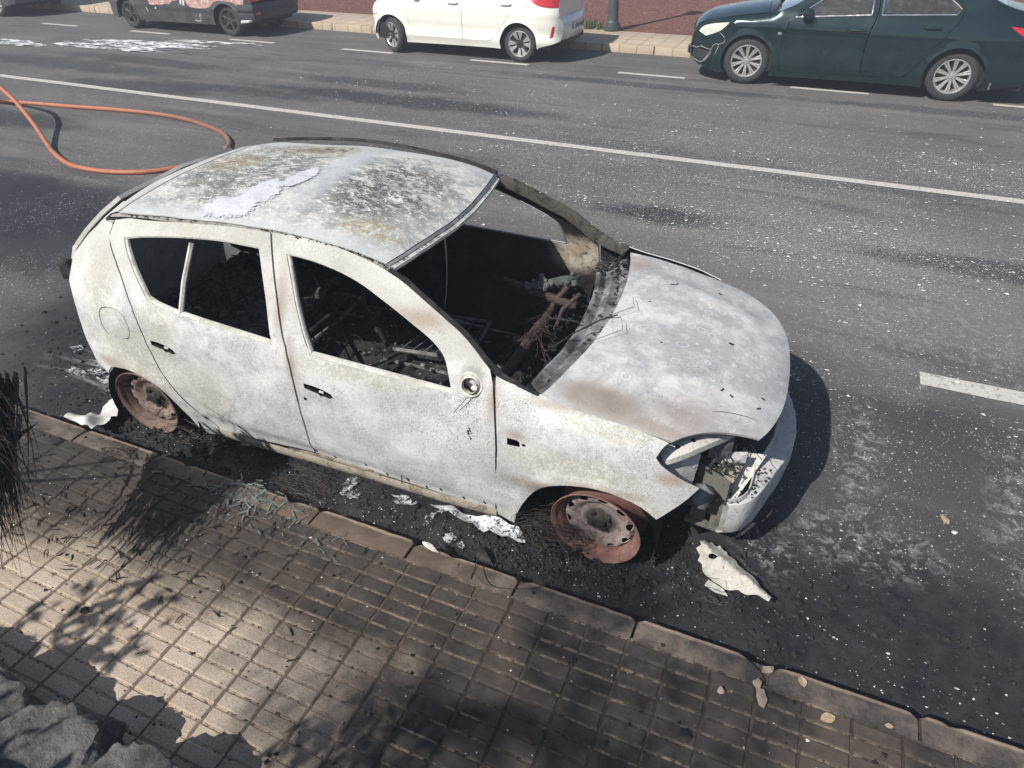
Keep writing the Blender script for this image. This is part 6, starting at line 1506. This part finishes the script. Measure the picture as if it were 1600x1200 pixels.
# ------------------------------------------------------------------ basalt boulders, palms and an added shade bush on the planting bank
def boulder(c, d, rz, label, seed):
    bm = bmesh.new(); bmesh.ops.create_icosphere(bm, subdivisions=5, radius=1)
    o_ = Vector((seed*3.7, seed*1.3, 0))
    for v in bm.verts:
        n = v.co.copy(); v.co = n*(1.08+.30*mnoise.noise(n*1.6+o_)+.16*mnoise.noise(n*3.5+o_)+.09*mnoise.noise(n*8+o_)+.05*mnoise.noise(n*18+o_))
        v.co = Vector((max(-.86, min(.88, v.co.x))*d[0], max(-.88, min(.88, v.co.y))*d[1], max(-.7, min(.72+.06*mnoise.noise(n*7+o_), v.co.z))*d[2]))
    me = bpy.data.meshes.new('boulder'); bm.to_mesh(me); bm.free(); me.materials.append(MT['rock']); sm(me, 60)
    o = bpy.data.objects.new('boulder', me); COL.objects.link(o); o.location = c; o.rotation_euler = (.1, .05, rz); return tag(o, label, 'rock', 'basalt boulders edging the pavement')
for args in (((.50, -2.40, .17), (.26, .20, .17), .2, 'small grey basalt stone at the left edge, furthest from the corner', 1), ((.92, -2.42, .18), (.27, .21, .18), -.15, 'pitted grey basalt stone with pale lichen at the left edge', 2),
             ((1.30, -2.40, .19), (.22, .19, .17), .25, 'broad pitted basalt stone in the bottom left corner', 3), ((1.66, -2.42, .18), (.22, .20, .17), -.1, 'cracked basalt stone touching the bottom edge, rightmost of the row', 4),
             ((1.22, -2.66, .24), (.24, .17, .17), .1, 'dark basalt stone in the very corner behind the red gravel', 6), ((.12, -2.44, .18), (.24, .22, .20), .0, 'basalt stone under the hanging dead palm frond', 5)): boulder(*args)
def frond(b, base, dirv, L_, droop, leaf, wid, n=26, gap=.5, mi=0):
    p = Vector(base); d = Vector(dirv).normalized(); pts = [p]; ds = [d]
    for i in range(n): d = (d+Vector((0, 0, -droop/n))).normalized(); p = p+d*(L_/n); pts.append(p); ds.append(d)
    b.tube(pts, [.014*(1-i/(n+1))+.003 for i in range(n+1)], 5)
    for i in range(3, n+1):
        side = ds[i].cross(Vector((0, 0, 1))).normalized(); up = side.cross(ds[i]); l_ = leaf*math.sin(math.pi*(.12+.86*i/n))**.6
        for sg in (-1, 1):
            if random.random() < gap*.2: continue
            e = (side*sg*random.uniform(.7, 1)+ds[i]*random.uniform(.4, .8)+up*random.uniform(-.35, .1)).normalized(); q = pts[i]; t_ = q+e*l_; t_.z -= l_*random.uniform(.05, .4); m_ = (q+t_)/2+Vector((0, 0, l_*.05)); wv = ds[i]*wid
            b.add([q-wv*.4, q+wv*.4, m_+wv, t_, m_-wv], [(0, 1, 2, 3, 4)], mi)
def palm(loc, h, label, nf, L_, seed, lean=(0, 0)):
    random.seed(seed); e = empty('palm_tree', loc); tag(e, label, 'palm tree')
    b = MB(); b.tube([(lean[0]*t*t, lean[1]*t*t, h*t) for t in [k/14 for k in range(15)]], [.17-.05*k/14+.012*(k % 2) for k in range(15)], 12); b.build('trunk', MT['bark'], e)
    for k in range(nf):
        b = MB(); a = 2*math.pi*k/nf*2.4+random.uniform(-.2, .2); el = random.uniform(-.35, .9)
        frond(b, (lean[0], lean[1], h), (math.cos(a)*math.cos(el), math.sin(a)*math.cos(el), math.sin(el)), L_*random.uniform(.8, 1.1), random.uniform(.8, 1.6), .36, .013); b.build('frond', MT['palm'], e, smooth=0)
    return e
palm((.30, -6.9, .7), 4.7, 'tall green palm whose crown shades the right-hand bricks', 15, 1.25, 5)
random.seed(77)
# unseen bush added for shade: many small leaves through the crown volume
e = empty('shade_shrub', (.10, -4.05, .7)); tag(e, 'unseen bush added on the planting bank to shade the boulders', 'shade_shrub')
b = MB()
for k in range(6): a = k*1.05; b.tube([(0, 0, 0), (.2*math.cos(a), .2*math.sin(a), .5), (.5*math.cos(a), .4*math.sin(a), 1.1)], [.04, .03, .01], 6)
b.build('shade_shrub_stems', MT['bark'], e)
b = MB(); cl = [(Vector((random.gauss(0, .60), random.gauss(0, .25), random.uniform(.30, 1.08))), random.uniform(.18, .34)) for _ in range(34)]
for c, r in cl:
    for _ in range(150):
        v = Vector((random.gauss(0, 1), random.gauss(0, 1), random.gauss(0, 1))).normalized()*r*random.uniform(.5, 1); p = c+v; a = Vector((random.gauss(0, 1), random.gauss(0, 1), random.gauss(0, 1))).normalized(); t = a.orthogonal().normalized(); l_ = random.uniform(.03, .06); b.add([p-a*l_, p+t*l_*.45, p+a*l_, p-t*l_*.45], [(0, 1, 2, 3)])
b.build('foliage', MT['palm'], e, smooth=0)
# the dead, scorched frond hanging into the picture at the left
e = empty('dead_palm', (-1.1, -2.95, .5)); tag(e, 'scorched dead palm with dark fronds hanging in at the left edge', 'palm tree')
b = MB(); b.tube([(0, 0, 0), (.02, .05, .5), (.05, .12, 1.0)], [.14, .13, .12], 10); b.build('trunk', MT['bark'], e)
def blade(b, A, B_, sag, w0):
    A, B_ = Vector(A), Vector(B_); d = (B_-A).normalized(); sd = d.cross(Vector((.3, .8, .2))).normalized(); rows = []
    for i in range(8):
        t = i/7; p = A.lerp(B_, t)+Vector((.6*sag*math.sin(math.pi*t), .2*sag*math.sin(math.pi*t), sag*math.sin(math.pi*t)*.8)); w_ = w0*(1-.85*t)*(.6+.4*math.sin(math.pi*min(1, t*2+.15)))
        rows.append([p-sd*w_, p+d.cross(sd)*w_*.5, p+sd*w_])
    b.grid(rows)
for j in range(2):
    b = MB()
    rach = spline([(-1.05, -2.85, 1.5), (-.6, -2.62+.06*j, 1.66), (-.25, -2.36, 1.52), (.05, -2.05+.03*j, 1.30), (.20, -1.85, 1.08), (.32, -1.70, .92)], 6) if j == 0 else spline([(-1.05, -2.85, 1.45), (-.5, -2.6, 1.5), (-.1, -2.2, 1.25), (.08, -1.95, 1.0), (.2, -1.82, .85)], 6)
    b.tube(rach, [.008*(1-.6*i/(len(rach)-1)) for i in range(len(rach))], 6)
    HO_, HA, HD, HF = Vector((-0.0359, -0.7217, 2.1821)), Vector((0.9180, 0.3966, -0.0044)), Vector((0.2268, -0.5340, -0.8145)), Vector((-0.3254, 0.7467, -0.5801))   # hanging frame: across, down, away
    def at(a, d, f): return HO_+HA*a+HD*d+HF*f
    for k in range(230 if j == 0 else 60):
        if j == 0: A = at(random.uniform(-.25, .05), random.uniform(1.48, 1.79), random.uniform(-.10, .10)); a_, d_t = random.choice(((0.192, 2.049), (0.156, 1.971), (0.117, 2.243), (0.073, 2.205), (0.104, 2.127), (0.171, 1.854), (0.078, 2.023), (0.052, 1.815), (0.135, 1.764), (0.021, 2.153))); B_ = at(a_+random.gauss(.0, .03), d_t+random.gauss(-.05, .067), random.uniform(-.2, .0))
        else: A = at(random.uniform(-.39, -.16), random.uniform(1.45, 1.76), random.uniform(0, .2)); B_ = at(random.uniform(-.10, .08), random.uniform(1.92, 2.2), random.uniform(-.05, .15))
        blade(b, A, B_, random.uniform(-.01, .04), random.uniform(.010, .026))
    if j == 0:
        for k in range(5): blade(b, at(-.16, random.uniform(1.35, 1.55), 0), at(random.uniform(.04, .19), random.uniform(1.3, 1.65), -.1), .02, .004)
    o = b.build('dead_frond', MT['drypalm'], e, smooth=0); o.location = (1.1, 2.95, -.5)

# ------------------------------------------------------------------ thin smoke hanging over the road
b = MB(); b.box((0, 30, 4.2), (260, 240, 11.0)); hz = b.build('haze', bpy.data.materials.new('haze'), smooth=0); tag(hz, kind='stuff')
hm = hz.data.materials[0]; hm.use_nodes = True; ht_ = hm.node_tree; ht_.nodes.remove(ht_.nodes['Principled BSDF'])
pv = ht_.nodes.new('ShaderNodeVolumePrincipled'); pv.inputs['Density'].default_value = .0045; pv.inputs['Color'].default_value = (.80, .88, 1.0, 1)
ht_.links.new(pv.outputs[0], ht_.nodes['Material Output'].inputs['Volume'])
